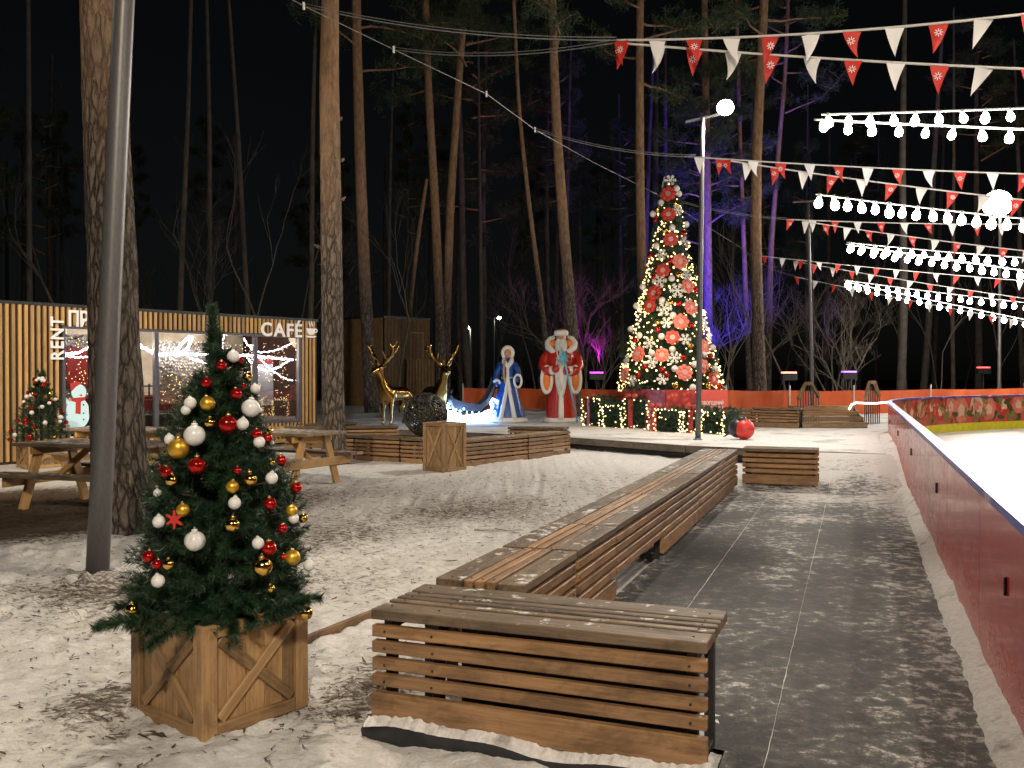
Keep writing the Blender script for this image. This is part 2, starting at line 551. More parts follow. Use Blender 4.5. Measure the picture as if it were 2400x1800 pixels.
# under the near tables and far in the wood the snow is thin
d_tab = np.exp(-(((X + 5.6) / 2.7) ** 2 + ((Y - 11.2) / 2.3) ** 2) ** 2) + .4 * np.exp(-(((X + 2.6) / 1.2) ** 2 + ((Y - 13.0) / 1.2) ** 2))
d_mid = 0.36 * np.exp(-(((X + 0.9) / 2.6) ** 2 + ((Y - 10.6) / 2.6) ** 2))
d_cr = 0.5 * np.exp(-(((X + 0.68) / 0.32) ** 2 + ((Y - 4.6) / 0.85) ** 2)) + 0.5 * np.exp(-(((X + 1.95) / 0.3) ** 2 + ((Y - 4.5) / 0.4) ** 2))
d_post = 0.4 * np.exp(-(((X + 3.0) / 1.2) ** 2 + ((Y - 6.9) / 0.7) ** 2))
d_far = 0.9 * (1 / (1 + np.exp(-(Y - 42) / 4)))
DT = np.clip(0.85 * d_tab + d_mid + d_cr + d_post + d_far + 0.34 * (fbm(X * .55, Y * .55, 41, 3) - 0.36) * 2.0, 0, 1)
nx, ny = len(gx), len(gy)
verts = np.stack([X.ravel(), Y.ravel(), Z.ravel()], 1)
ii = np.arange(nx * ny).reshape(ny, nx)
faces = np.stack([ii[:-1, :-1].ravel(), ii[:-1, 1:].ravel(), ii[1:, 1:].ravel(), ii[1:, :-1].ravel()], 1)
me = np_mesh('ground', verts, faces, M_SNOW, True)
at = me.attributes.new('dirt', 'FLOAT', 'POINT'); at.data.foreach_set('value', DT.ravel().astype(np.float32))
struct('ground', me, None, 'trodden snow and pine litter on the ground')

# litter lying on the snow: twigs, needles, leaf scraps (nobody could count it)
lv = []; lf = []
def scrap(x, y, L, w, a, z=0.006):
    o = len(lv); c, s = math.cos(a), math.sin(a)
    bend = rnd.uniform(-.3, .3) * L
    for t, ww, bb in ((-.5, .3, 0), (0, 1, bend), (.5, .2, 0)):
        for sd in (-1, 1):
            dx = t * L; dy = sd * w * ww / 2 + bb
            lv.append((x + dx * c - dy * s, y + dx * s + dy * c, z + rnd.uniform(0, .008)))
    lf.extend([(o, o + 2, o + 3, o + 1), (o + 2, o + 4, o + 5, o + 3)])
gi = lambda x, y: (int(np.clip(np.searchsorted(gx, x), 0, nx - 1)), int(np.clip(np.searchsorted(gy, y), 0, ny - 1)))
cnt = 0
while cnt < 9000:
    y = 3.4 + rnd.random() ** 1.6 * 12; x = rnd.uniform(-6.5, 2.6)
    if x > 0.784 + 0.3667 * (y - 6.6) - .66: continue
    ix, iy = gi(x, y)
    if rnd.random() > 0.05 + DT[iy, ix] ** 1.5: continue
    big = rnd.random() < 0.05
    scrap(x, y, rnd.uniform(.05, .16) if big else rnd.uniform(.015, .06), rnd.uniform(.006, .014) if big else rnd.uniform(.003, .012), rnd.uniform(0, 3.14), Z[iy, ix] + .006)
    cnt += 1
for x, y, L, a in ((-2.0, 4.45, .2, .3), (-2.02, 4.52, .16, .2), (-1.62, 4.05, .22, -.5), (-.72, 4.6, .2, .1), (-.68, 4.75, .25, -.3), (-.6, 4.45, .18, .5), (-.5, 5.1, .3, -.4), (.35, 8.0, .5, .2), (-.1, 9.5, .6, -.1), (-.72, 4.3, .12, 1.2)):
    for k in range(3): scrap(x + rnd.uniform(-.08, .08), y + rnd.uniform(-.06, .06), L * rnd.uniform(.6, 1), .022, a + rnd.uniform(-.3, .3), .015)
M_LIT = plain('litter', (0.085, 0.055, 0.034), 0.8, 0, 0.6, 6)
o = link('forest_litter', np_mesh('forest_litter', np.array(lv), np.array(lf), M_LIT), kind='stuff', label='needles, twigs and leaf scraps lying on the snow')

# ------------------------------------------------------------------ rubber walkway with ramp up to the deck
def lerp(a, b, t): return a + (b - a) * t
mv = []; mf = []; fr = []
rows = 150; cols = 40
def left_edge(Yt): return 0.8 + 0.3667 * (Yt - 6.6) - .1 - (1.4 if False else 0)
ts = np.concatenate([np.linspace(-4, 12.8, 110), np.linspace(12.85, 16.4, 40)])
for t in ts:                                  # t = distance along the bench line, as Y on that line
    for k in range(cols):
        u = k / (cols - 1)
        lx = 0.70 + 0.3667 * (t - 6.6); ly = t
        # across: along NV to the board
        wid = (board_x(t) - lx) * math.cos(DIRH) + 0.03
        st0 = 1.10 if t < 4.40 else 0.0
        p = Vector((lx, ly, 0)) + NV * (st0 + (wid - st0) * u)
        z = 0.012
        if t > 12.85:
            z = 0.012 + 0.25 * min(1, (t - 12.85) / 3.3)
        mv.append((p.x, p.y, z))
        # snow lies thicker on the ramp, along the bench and along the boards
        fr.append(float(np.clip((t - 9.5) / 6.5, 0, 1) * .75 + .25 * max(0, 1 - abs(u - .0) / .06) + .35 * max(0, (u - .72) / .28) + .2 * math.exp(-((u - .46) / .1) ** 2) * min(1, max(0, (t - 4) / 4))))
idx = np.arange(len(ts) * cols).reshape(len(ts), cols)
mf = np.stack([idx[:-1, :-1].ravel(), idx[:-1, 1:].ravel(), idx[1:, 1:].ravel(), idx[1:, :-1].ravel()], 1)
me = np_mesh('rubber_walkway', np.array(mv), mf, M_MAT, True)
at = me.attributes.new('frost', 'FLOAT', 'POINT'); at.data.foreach_set('value', np.array(fr, np.float32))
walk = struct('rubber_walkway', me, None, 'black rubber matting with trodden snow beside the rink')
# seams where the mats meet, packed with snow
for name, u, t0, t1 in (('mat_seam', .24, 3.2, 12.3), ('mat_seam', .56, 2.6, 15.5)):
    mb = MB(); pts = []
    for t in np.linspace(t0, t1, 160):
        lx = 0.70 + 0.3667 * (t - 6.6)
        wid = (board_x(t) - lx) * math.cos(DIRH)
        p = Vector((lx, t, 0)) + NV * (wid * u + rnd.uniform(-.002, .002))
        zz = .014 + (0.25 * min(1, (t - 12.85) / 3.3) if t > 12.85 else 0)
        w = rnd.uniform(.0008, .0028) * (.4 + 1.2 * float(vnoise(t * 1.7, u * 9, 3)))
        pts.append((p, w, zz))
    vsn = []; fsn = []
    for p, w, zz in pts:
        vsn += [p - NV * w + Vector((0, 0, zz)), p + Vector((0, 0, zz + .003)), p + NV * w + Vector((0, 0, zz))]
    for i in range(len(pts) - 1):
        fsn += [(3 * i, 3 * i + 1, 3 * i + 4, 3 * i + 3), (3 * i + 1, 3 * i + 2, 3 * i + 5, 3 * i + 4)]
    part(name, MB().add(vsn, fsn, 0, True), M_CSNOW, walk)
# snow bank along the foot of the boards
bv = []; bf = []
tsb = np.arange(-4, 20.3, 0.05)
for i, t in enumerate(tsb):
    p = Vector((board_x(t), t, 0)); dz = 0.25 * min(1, max(0, (t - 12.85) / 3.3))
    w = (.085 + .03 * vnoise(t * 1.2, 0.5, 5) + .025 * vnoise(t * 9, 1.5, 6) + .02 * vnoise(t * 27, 2.5, 7)) * float(1 + .5 * (t > 12))
    h = .035 + .05 * vnoise(t * 3, 7.5, 8) + .02 * vnoise(t * 14, 2.5, 9)
    for a, hh in ((w, .008), (w * .78, h * .7), (w * .4, h), (.0, h * 1.35)):
        q = p - NV * a; bv.append((q.x, q.y, dz + hh))
    if i: 
        for k in range(3):
            b0 = (i - 1) * 4 + k; bf.append((b0, b0 + 4, b0 + 5, b0 + 1))
me = np_mesh('snow_bank', np.array([[float(c) for c in p] for p in bv]), np.array(bf), M_CSNOW, True)
o = struct('snow_bank', me, None, 'strip of snow along the foot of the rink boards')

# ------------------------------------------------------------------ deck
deck_poly = [(1.23, 20.1), (3.3, 17.8), (5.30, 16.45), (6.52, 15.85), (board_x(18) - .05, 18), (board_x(20.5) - .05, 20.5)]
for p in [arc_pt(DIRH + R(d), .12) for d in (5, 15, 25, 35, 45, 55, 65, 75)]: deck_poly.append((p.x, p.y))
deck_poly += [(34, 37), (34, 48), (-30, 48), (-30, 40), (-9, 28.0), (-4.6, 24.0), (-1.2, 22.0)]
from mathutils.geometry import tessellate_polygon
def flat_poly(name, pts, z, mat):
    vs_ = [Vector((p[0], p[1], z)) for p in pts]; fs_ = []
    for tri in tessellate_polygon([vs_]):
        p, q, r_ = (vs_[i] for i in tri)
        nz = (q - p).cross(r_ - p).z
        if abs(nz) < 1e-6: continue
        fs_.append(tri if nz > 0 else tri[::-1])
    return MB().add(vs_, fs_).mesh(name, mat)
me = flat_poly('deck', deck_poly, .25, M_DSNOW)
deck = struct('deck', me, None, 'snow-covered raised deck with the decorations')
def deck_edge(a, b):
    a = Vector((*a, 0)); b = Vector((*b, 0)); t = (b - a).normalized(); n = Vector((t.y, -t.x, 0))
    L = (b - a).length; k = max(1, round(L / 2.4)); ang = math.atan2(t.y, t.x)
    for i in range(k):
        c = a + t * (L * (i + .5) / k) + n * .012
        board('fascia_board', deck, (c.x, c.y, .18), (L / k - .012, .03, .132), M_WOOD_G, (0, 0, ang))
    c = (a + b) / 2 - n * .10
    board('deck_support', deck, (c.x, c.y, .10), (L, .05, .2), M_BLACK, (0, 0, ang))
for i in (0, 1, 2): deck_edge(deck_poly[i], deck_poly[i + 1])
n = len(deck_poly)
for i in (n - 3, n - 2, n - 1): deck_edge(deck_poly[i], deck_poly[(i + 1) % n])

# ------------------------------------------------------------------ rink
m = NT('ice'); v = m.coord()
m.bs(Base_Color=m.ramp(m.noise(v, 0.5, 6, 0.6), [(0.35, (0.74, 0.72, 0.70)), (0.65, (0.88, 0.88, 0.88))]), Roughness=0.28, Specular_IOR_Level=0.4)
sc1 = m.noise(m.coord((1, 40, 1)), 1.5, 4, .6, 1.5); sc2 = m.noise(m.coord((40, 1.2, 1)), 1.4, 4, .6, 1.5)
m.bump(m.math('ADD', sc1, sc2), 0.12, 0.01); M_ICE = m.mat
ring = [p + NV * .05 for p in side_pts] + [CARC + (p - CARC) * ((RARC - .05) / RARC) for p in arc_pts] + [Vector((50, 10, 0)), Vector((50, -10, 0))]
me = flat_poly('ice', ring, .02, M_ICE)
struct('ice', me, None, 'brightly lit ice of the skating rink')

m = NT('board_red_gloss'); v = m.coord(); 
a = m.noise(m.coord((1.0, 1.0, 3.2)), 3.0, 6, .68, .5); b = m.noise(m.coord((14, 14, 1.1)), 1.0, 5, .6); f2 = m.noise(v, 70, 3)
redc = m.ramp(m.noise(v, .5, 3), [(0.3, (0.44, 0.026, 0.022)), (0.7, (0.56, 0.042, 0.034))])
sep = m.new('ShaderNodeSeparateXYZ'); m.l.new(m.coord(), sep.inputs[0])
low = m.ramp(sep.outputs['Z'], [(0.0, 1.0), (0.55, 0.0)])
fr_ = m.math('ADD', m.math('ADD', m.math('MULTIPLY', a, .7), m.math('MULTIPLY', b, .3)), m.math('MULTIPLY', low, .30))
c = m.mix(m.ramp(fr_, [(0.64, 0.0), (0.98, 0.6)]), redc, (0.5, 0.36, 0.33))
m.bs(Base_Color=c, Roughness=m.ramp(fr_, [(0.4, 0.07), (0.8, 0.35)]), Specular_IOR_Level=0.35, Coat_Weight=0.12, Coat_Roughness=0.08)
m.bump(b, 0.03, 0.01); M_BRED = m.mat
M_BIN = plain('board_red_print', (0.68, 0.075, 0.06), 0.35, 0, .2, 1.5)
M_BLUE = NT('blue_rail'); _v = M_BLUE.coord(); _n = M_BLUE.noise(_v, 3.5, 6, .7)
M_BLUE.bs(Base_Color=M_BLUE.mix(M_BLUE.ramp(_n, [(0.58, 0), (0.64, .85)]), (0.045, 0.07, 0.40), (0.7, 0.7, 0.75)), Roughness=0.3); M_BLUE = M_BLUE.mat
M_YEL = plain('yellow_kickplate', (0.9, 0.78, 0.03), 0.4)

rink = thing('rink_barrier', 'red rink barrier with blue top rail, floral print and yellow kick strip inside', 'barrier', (0, 0, 0))
def off(pts, i):
    t = (pts[min(i + 1, len(pts) - 1)] - pts[max(i - 1, 0)]).normalized()
    return Vector((t.y, -t.x, 0))
nr = [off(rim, i) for i in range(len(rim))]        # to the ice
def strip(i0, i1, a, b, z0, z1, mat, name, close=True):
    mb = MB(); vs = []
    for i in range(i0, i1 + 1):
        p = rim[i]; n_ = nr[i]
        for o_, z in ((a, z0), (b, z0), (b, z1), (a, z1)):
            q = p + n_ * o_; vs.append((q.x, q.y, z))
    fs = []
    for i in range(i1 - i0):
        for k in range(4):
            fs.append((i * 4 + k, i * 4 + (k + 1) % 4, i * 4 + 4 + (k + 1) % 4, i * 4 + 4 + k))
    fs += [(0, 3, 2, 1), tuple((i1 - i0) * 4 + k for k in range(4))]
    mb.add(vs, fs)
    return part(name, mb, mat, rink)
ns = len(side_pts)
def pan(a, b, gap=.011):
    pa, pb = rim[a], rim[b]; t = (pb - pa).normalized(); na = nr[a]; nb = nr[b]
    mb = MB(); q = []
    for p, n_, s in ((pa, na, 1), (pb, nb, -1)):
        for o_ in (0.0, .04):
            c = p + t * gap * .5 * s + n_ * o_
            for z in (.0, .955): q.append((c.x, c.y, z))
    mb.add(q, [(0, 1, 5, 4), (2, 6, 7, 3), (0, 2, 3, 1), (4, 5, 7, 6), (1, 3, 7, 5), (0, 4, 6, 2)])
    return mb
for i in range(len(rim) - 1):
    if i < ns - 1: part('panel', pan(i, i + 1), [M_BRED], rink)
    else: part('panel', pan(i, i + 1, .002), [M_BIN], rink)
for i in range(1, ns - 1, 2):
    c = (rim[i] + rim[i + 1]) / 2 - NV * .006
    part('latch', MB().box((c.x, c.y, .62), (.012, .022, .09), Matrix.Rotation(-DIRH, 3, 'Z'), bev=.004), M_STEEL, rink)
strip(0, len(rim) - 1, -.03, .075, .957, 1.0, M_BLUE, 'top_rail')
strip(0, len(rim) - 1, .043, .058, .02, .24, M_YEL, 'kick_strip')
# printed flowers and leaves on the inside of the curved end
M_FL = [plain('print_red_petal', (0.60, 0.03, 0.025), .35), plain('print_coral_petal', (0.75, 0.20, 0.13), .35), plain('print_cream_petal', (0.8, 0.5, 0.33), .35),
        plain('print_olive_leaf', (0.22, 0.19, 0.04), .35), plain('print_dark_leaf', (0.075, 0.07, 0.015), .35)]
r2 = random.Random(12)
pr = MB(); layer = 0
def on_arc(s, z, lift):                         # s metres along the arc
    ph = DIRH + s / RARC
    p = CARC + Vector((-math.cos(ph), math.sin(ph), 0)) * (RARC - .056 - lift)
    return (p.x, p.y, z)
def petal(s, z, L, w, a, mi, lift, pinch=.5):
    pts = []
    for k in range(10):
        t = 2 * math.pi * k / 10
        x = L * .5 * (1 - math.cos(t)); y = w * .5 * math.sin(t) * (1 - .35 * math.cos(t) * pinch)
        pts.append((s + x * math.cos(a) - y * math.sin(a), z + x * math.sin(a) + y * math.cos(a)))
    pts = [(x, min(max(y, .25), .95)) for x, y in pts]
    pr.add([on_arc(x, y, lift) for x, y in pts], [tuple(range(10))], mi)
s = .3
while s < 22:
    for z in (.38, .62, .85):
        for k in range(3):
            a = r2.uniform(0, 6.28); L = r2.uniform(.2, .42)
            petal(s + r2.uniform(-.35, .35), z + r2.uniform(-.12, .12), L, L * .42, a, r2.choice([3, 3, 4]), .003 + r2.random() * .0075)
    zc = r2.choice([.45, .6, .72]); rr = r2.uniform(.24, .4); mi = r2.choice([0, 1, 1, 0, 1, 2])
    for k in range(6):
        petal(s + .3, zc, rr, rr * .95, 6.28 * k / 6 + r2.random() * .3, mi, .0055 + .0003 * k)
    for k in range(5):
        petal(s + .3, zc, rr * .5, rr * .4, 6.28 * k / 5 + .4, 2 if mi != 2 else 1, .0085)
    for k in range(5):
        petal(s + r2.uniform(.5, .9), r2.uniform(.35, .85), r2.uniform(.06, .14), .06, r2.uniform(0, 6.28), r2.choice([1, 2, 1]), .010)
    s += r2.uniform(.55, .8)
part('floral_print', pr, M_FL, rink)

# ------------------------------------------------------------------ slatted benches
def bench(name, label, loc, rz, L, W=.48, H=.56, z0=0.0, bottom=None, backbottom=True, plinth=True, joints=(), group=None, wood_side=None, frames=None, faces=(1, 1), weathered=False):
    """x along, y from front (0) to back (W), origin on the ground at the front left corner"""
    wood_side = wood_side or M_WOOD_B
    t = thing(name, label, 'bench', loc, rz, group)
    zt = H - .0225 + z0
    tops = [(.0, .14), (.0, .0)]
    wide = .14; nar = .045; gap = (W - 2 * wide - 3 * nar) / 4
    ys = []; y = 0
    for w in (wide, nar, nar, nar, wide):
        ys.append((y + w / 2, w)); y += w + gap
    cuts = [0] + list(joints) + [L]
    for a, b in zip(cuts[:-1], cuts[1:]):
        for yc, w in ys:
            board('seat_slat', t, ((a + b) / 2, yc, zt), (b - a - .006, w, .045), M_WOOD_BT if (w > .1 or weathered) else wood_side, jit=.0022)
    zs = [H + z0 - .045 - .028 - .0225 - k * .073 for k in range(4)]
    for fi, yy in ((0, .0225), (1, W - .0225)):
        if not faces[fi]: continue
        for a, b in zip(cuts[:-1], cuts[1:]):
            for z in zs:
                if z < .03: continue
                board('side_slat', t, ((a + b) / 2, yy, z), (b - a - .008, .04, .051), wood_side, jit=.0022)
        zb = zs[-1] - .0225 - .028 - .065
        segs = bottom if (bottom is not None and fi == (0 if True else 1)) else [(0, L)]
        for a, b in segs:
            board('base_board', t, ((a + b) / 2, yy, zb), (b - a - .004, .04, .13), wood_side, jit=.0025)
    fr_x = frames if frames is not None else [.06, L - .06] + ([L / 2] if L > 1.5 else [])
    for x in fr_x:
        mb = MB()
        for yy in (.07, W - .07):
            mb.box((x, yy, (H + z0 - .05) / 2), (.04, .05, H + z0 - .055), bev=.003)
        mb.box((x, W / 2, H + z0 - .072), (.038, W - .06, .045), bev=.003)
        mb.box((x, W / 2, .03), (.038, W - .12, .03), bev=.003)
        part('frame', mb, M_STEEL, t)
    sc_ = MB()
    for x in fr_x:
        for z in zs:
            if z < .03: continue
            for yy, sg in ((.0, -1), (W, 1)):
                sc_.box((x + jr.uniform(-.004, .004), yy + sg * .0015, z), (.010, .006, .010), bev=.002)
        for yc, w in ys: sc_.box((x, yc, H + z0 + .001), (.010, .010, .005), bev=.002)
    part('screw_heads', sc_, M_STEEL, t, kind='stuff')
    return t

ANG_D = math.atan2(DV.y, DV.x)          # x along DV
ANG_N = math.atan2(NV.y, NV.x)
# near bench, across the walkway
nb = bench('slatted_bench', 'nearest slatted bench, standing across the walkway on a black snow-lined plinth', (-.62, 4.10, 0.0), math.atan2(-.535, 1.365), 1.466, W=.52, H=.575, frames=[.07, 1.40, .30], weathered=True, faces=(1, 0))
part('gap_dark_panel', MB().box((.86, .24, .30), (1.06, .012, .46), bev=.003), M_BLACK, nb)  # dark panel added so that the slat gaps look black
mb = MB()                                # wavy black membrane on which it stands
vs = []; fs = []
for i in range(31):
    x = -.02 + 1.475 * i / 30; zz = .075 + .016 * math.sin(x * 5.2) + .008 * math.sin(x * 13)
    for y, z in ((.005, -.03), (-.035, .0), (-.05, zz - .012), (-.03, zz), (.01, zz + .004)): vs.append((x, y, z))
for i in range(30):
    for k in range(4): fs.append((i * 5 + k, i * 5 + 5 + k, i * 5 + 6 + k, i * 5 + 1 + k))
mb.add(vs, fs, 0, True)
part('plinth_membrane', mb, M_MEMB, nb)
vs = []; fs = []
for i in range(161):
    x = -.01 + 1.49 * i / 160; zz = .082 + .016 * math.sin(x * 5.2) + .008 * math.sin(x * 13); e = .014 * (vnoise(x * 9, .3, 3) - .45) + .012 * (vnoise(x * 57, .3, 4) - .4)
    for y, z in ((-.046 - e * .7, zz - .012), (-.036 - e * .5, zz + .001 + e * .6), (-.016, zz + .008 + e * 1.1), (.003, zz + .016 + e * 1.3)): vs.append((x, y, float(z)))
for i in range(160):
    for k in range(3): fs.append((i * 4 + k, i * 4 + 4 + k, i * 4 + 5 + k, i * 4 + 1 + k))
part('snow_lip', MB().add(vs, fs, 0, True), M_CSNOW, nb)
# long bench along the walkway: its walkway side is the front (local y runs to the left)
def long_bench(label, Y0, Y1, **kw):
    base = Vector((0.784, 6.6, 0)) + DV * ((Y0 - 6.6) / DV.y)
    return bench('slatted_bench', label, base, ANG_D, (Y1 - Y0) / DV.y, W=.48, H=.56, **kw)
long_bench('short slatted bench module joined to the back of the nearest bench', 4.62, 5.50)
long_bench('long slatted bench module with a gap under its middle', 5.53, 9.78, bottom=[(0, .95), (2.65, 4.52)], joints=(.95, 2.75), frames=[.04, .95, 2.68, 4.46])
long_bench('far slatted bench module at the end of the long bench', 9.80, 13.0, joints=(1.6,))
rb = Vector((3.20, 13.25, 0)) + NV * .05
bench('slatted_bench', 'slatted bench standing square to the far end of the long bench', rb, ANG_N, 1.02, W=.48, H=.56)

# ring of benches round the crate with the wicker ball
def bench_between(a, b, label, n=1, H=.45, W=.48, z=0.0, name='slatted_bench', grp=None, **kw):
    a = Vector((*a, z)); b = Vector((*b, z)); d = b - a
    return bench(name, label, a, math.atan2(d.y, d.x), d.length, W=W, H=H + .07, z0=-.07, **kw)
bench_between((-2.95, 17.55), (-2.05, 17.0), 'dark slatted bench module between the pine trunk and the tall crate')
bench_between((-4.0, 18.2), (-2.98, 17.57), 'dark slatted bench module behind the right picnic table')
bench_between((-2.02, 16.98), (-1.62, 16.74), 'short slatted bench module touching the left side of the tall crate')
bench_between((-.85, 16.25), (.30, 17.65), 'slatted bench module touching the right side of the tall crate')
bench_between((.32, 17.68), (1.18, 18.9), 'slatted bench module right of the tall crate, at the open end')
bench_between((-4.9, 20.2), (-2.5, 20.75), 'slatted bench behind the ring, left of the wicker ball', joints=(1.2,))
bench_between((-.1, 20.4), (1.1, 20.0), 'low dark slatted bench at the back of the ring, below the blue-robed statue')
# benches in front of the steps
bench_between((5.05, 24.6), (6.1, 24.0), 'slatted bench left of the wooden steps, near the bird figure', z=.25)
bench_between((6.12, 23.98), (7.12, 23.3), 'slatted bench standing against the wooden steps', z=.25, H=.5)

# wooden edging board sunk in the snow
o = link('edging_board', boxmesh((1.35, .03, .09), M_WOOD_B), None, (-1.08, 5.88, -.004), (0, 0, math.atan2(.55, .27)))
tag(o, 'low wooden edging board in the snow between crate and nearest bench', 'board')
# ================================================================== lamp posts and their light
def lamp_light(name, kind, loc, energy, color, parent, radius=.15, spot=None, blend=.6, aim=None):
    ld = bpy.data.lights.new(name, kind); ld.energy = energy; ld.color = color
    ld.shadow_soft_size = radius
    if kind == 'SPOT': ld.spot_size = R(spot); ld.spot_blend = blend
    o = bpy.data.objects.new(name, ld); col.objects.link(o); o.parent = parent; o.location = loc
    if aim is not None:
        o.rotation_euler = Vector(aim).to_track_quat('-Z', 'Y').to_euler()
    return o
M_LAMP = emit('lamp_lens', (1.0, 0.90, 0.74), 60)
WARM = (1.0, 0.86, 0.68); NEUT = (1.0, 0.90, 0.76); COOL = (1.0, 0.95, 0.9)

def lamp_post(label, base, top, r0, r1, arm=None, head=None, energy=0, aim=(0, 0, -1), spot=150, color=WARM, group=None, name='lamp_post', lens_r=.1):
    base = Vector(base); top = Vector(top)
    t = thing(name, label, 'lamp post', base, 0, group)
    d = top - base
    pts = [d * (k / 8) for k in range(9)]; rr = [r0 + (r1 - r0) * k / 8 for k in range(9)]
    part('pole', MB().tube(pts, rr, 20), M_POLE, t)
    part('base_flange', MB().lathe([(r0 * 1.7, -.02), (r0 * 1.7, .015), (r0 * 1.25, .02), (r0 * 1.05, .04)], 20), M_POLE, t)
    if arm:
        a, b = Vector(arm[0]) - base, Vector(arm[1]) - base
        part('arm', MB().bar(a, b, .05, .05, bev=.006), M_POLE, t)
    if head is not None:
        h = Vector(head) - base; q = Vector(aim).to_track_quat('-Z', 'Y').to_matrix()
        hd = part('lamp_head', MB().box((0, 0, .06), (lens_r * 1.5, lens_r * 1.3, .07), bev=.02), M_POLE, t, h, q.to_euler())
        part('lens', MB().ball((0, 0, .0), lens_r, 20, 12, sc=(1, 1, .85)), M_LAMP, hd)
        if energy: lamp_light('lamp_light', 'SPOT', h + Vector(aim).normalized() * (lens_r + .05), energy, color, t, .12, spot, .7, aim)
    return t

def upright(a):                      # long axis up, width along heading a
    x = Vector((0, 0, 1)); y = Vector((math.cos(a), math.sin(a), 0)); z = x.cross(y)
    return Matrix((x, y, z)).transposed().to_euler()

# ------------------------------------------------------------------ wooden crates with crossed laths
def crate(label, near, ang, W, H, name='crate', group=None, z=0.0):
    """near = corner towards the camera; ang = heading of the right-hand face"""
    t = thing(name, label, 'crate', (near[0], near[1], z), ang, group)
    # local: right face along +x at y=0, left face along +y at x=0
    def face(o, ux, uy):
        # planks
        npl = 5; w = (W - .06) / npl
        ang_ = math.atan2(ux.y, ux.x)
        inward = Vector((-ux.y, ux.x, 0)) * uy
        for k in range(npl):
            c = o + ux * (.03 + w * (k + .5)) + inward * .030
            board('plank', t, (c.x, c.y, H / 2), (H - .02, w - .003, .018), M_WOOD_C, upright(ang_), bev=.002)
        for a in (.035, W - .035):
            c = o + ux * a + inward * .008
            board('corner_post', t, (c.x, c.y, H / 2), (H, .07, .028), M_WOOD_C, upright(ang_))
        for z_ in (.03, H - .03):
            c = o + ux * (W / 2) + inward * .008
            board('rail', t, (c.x, c.y, z_), (W - .144, .026, .06), M_WOOD_C, (0, 0, ang_))
        Lx = W - .16; Lz = H - .13; ln = math.hypot(Lx, Lz) - .02; th = math.atan2(Lz, Lx)
        for s, dp in ((1, .010), (-1, .013)):
            c = o + ux * (W / 2) + inward * dp
            rot = (Matrix.Rotation(ang_, 3, 'Z') @ Matrix.Rotation(-th * s, 3, 'Y')).to_euler()
            board('cross_lath', t, (c.x, c.y, H / 2), (ln, .02, .05), M_WOOD_C, rot)
    face(Vector((0, 0, 0)), Vector((1, 0, 0)), 1)
    face(Vector((0, 0, 0)), Vector((0, 1, 0)), -1)
    face(Vector((W, 0, 0)), Vector((0, 1, 0)), 1)
    face(Vector((0, W, 0)), Vector((1, 0, 0)), -1)
    c = Vector((W / 2, W / 2, 0))
    part('soil', MB().box((c.x, c.y, H * .8), (W - .09, W - .09, .05)), M_LIT, t)
    return t

# ------------------------------------------------------------------ artificial firs
m = NT('fir_needles'); v = m.coord()
oi = m.noise(v, 9, 3)
m.bs(Base_Color=m.ramp(oi, [(0.3, (0.012, 0.033, 0.016)), (0.6, (0.026, 0.062, 0.028)), (0.8, (0.06, 0.105, 0.05))]), Roughness=0.42, Specular_IOR_Level=0.5)
M_FIR = m.mat
M_FTRUNK = plain('fir_stem', (0.03, 0.025, 0.018), .8)

def sprig_arrays(L, r, needles, w, rg, droop=0.0):
    """needles along +x stem of length L"""
    n = needles
    t = rg.random(n) ** .85
    ang = rg.random(n) * 2 * np.pi
    fwd = 0.45 + 0.5 * t + rg.normal(0, .12, n)
    ln = r * (1.15 - .35 * t) * rg.uniform(.75, 1.15, n)
    base = np.stack([t * L, np.zeros(n), np.zeros(n)], 1)
    dirv = np.stack([fwd, np.cos(ang), np.sin(ang)], 1); dirv /= np.linalg.norm(dirv, axis=1)[:, None]
    side = np.cross(dirv, rg.normal(size=(n, 3))); side /= np.linalg.norm(side, axis=1)[:, None]
    tip = base + dirv * ln[:, None]
    a = base + side * (w / 2); b = base - side * (w / 2)
    V = np.stack([a, b, tip], 1).reshape(-1, 3)
    Fc = np.arange(3 * n).reshape(-1, 3)
    return V, Fc

def fir_mesh(name, rad_fn, z0, z1, n_sprigs, L_scale, needle_r, needles, w, seed, inner=.3, lift=.25):
    rg = np.random.default_rng(seed); Vs = []; Fs = []; o = 0
    for i in range(n_sprigs):
        u = (i + .5) / n_sprigs
        # density follows the radius
        z = None
        while z is None:
            zz = z0 + (z1 - z0) * rg.random()
            if rg.random() < (rad_fn(zz) / rad_fn(z0)) ** 1.0 + .06: z = zz
        a = i * 2.39996 + rg.normal(0, .3)
        Rz = rad_fn(z) * (1 + .10 * math.sin(3 * a + z * 7.0 / rad_fn(z0) * .45) + .07 * math.sin(5 * a - z * 11 / rad_fn(z0) * .45))
        L = min(Rz * (1 - inner) * rg.uniform(.85, 1.12), L_scale * rg.uniform(.8, 1.2))
        start = max(0, Rz * rg.uniform(.88, 1.04) - L)
        V, Fc = sprig_arrays(L, needle_r, needles, w, rg)
        el = lift + rg.normal(0, .22)
        # tip curls up
        V[:, 2] += (V[:, 0] / max(L, 1e-3)) ** 2 * L * rg.uniform(-.05, .25)
        ca, sa, ce, se = math.cos(a), math.sin(a), math.cos(el), math.sin(el)
        x = V[:, 0] * ce - V[:, 2] * se; zc = V[:, 0] * se + V[:, 2] * ce; y = V[:, 1]
        x = x + start
        W_ = np.stack([x * ca - y * sa, x * sa + y * ca, zc + z - .05 * L], 1)
        Vs.append(W_); Fs.append(Fc + o); o += len(V)
    return np.concatenate(Vs), np.concatenate(Fs)

def interp(tbl):
    zs = [t[0] for t in tbl]; rs = [t[1] for t in tbl]
    return lambda z: float(np.interp(z, zs, rs))

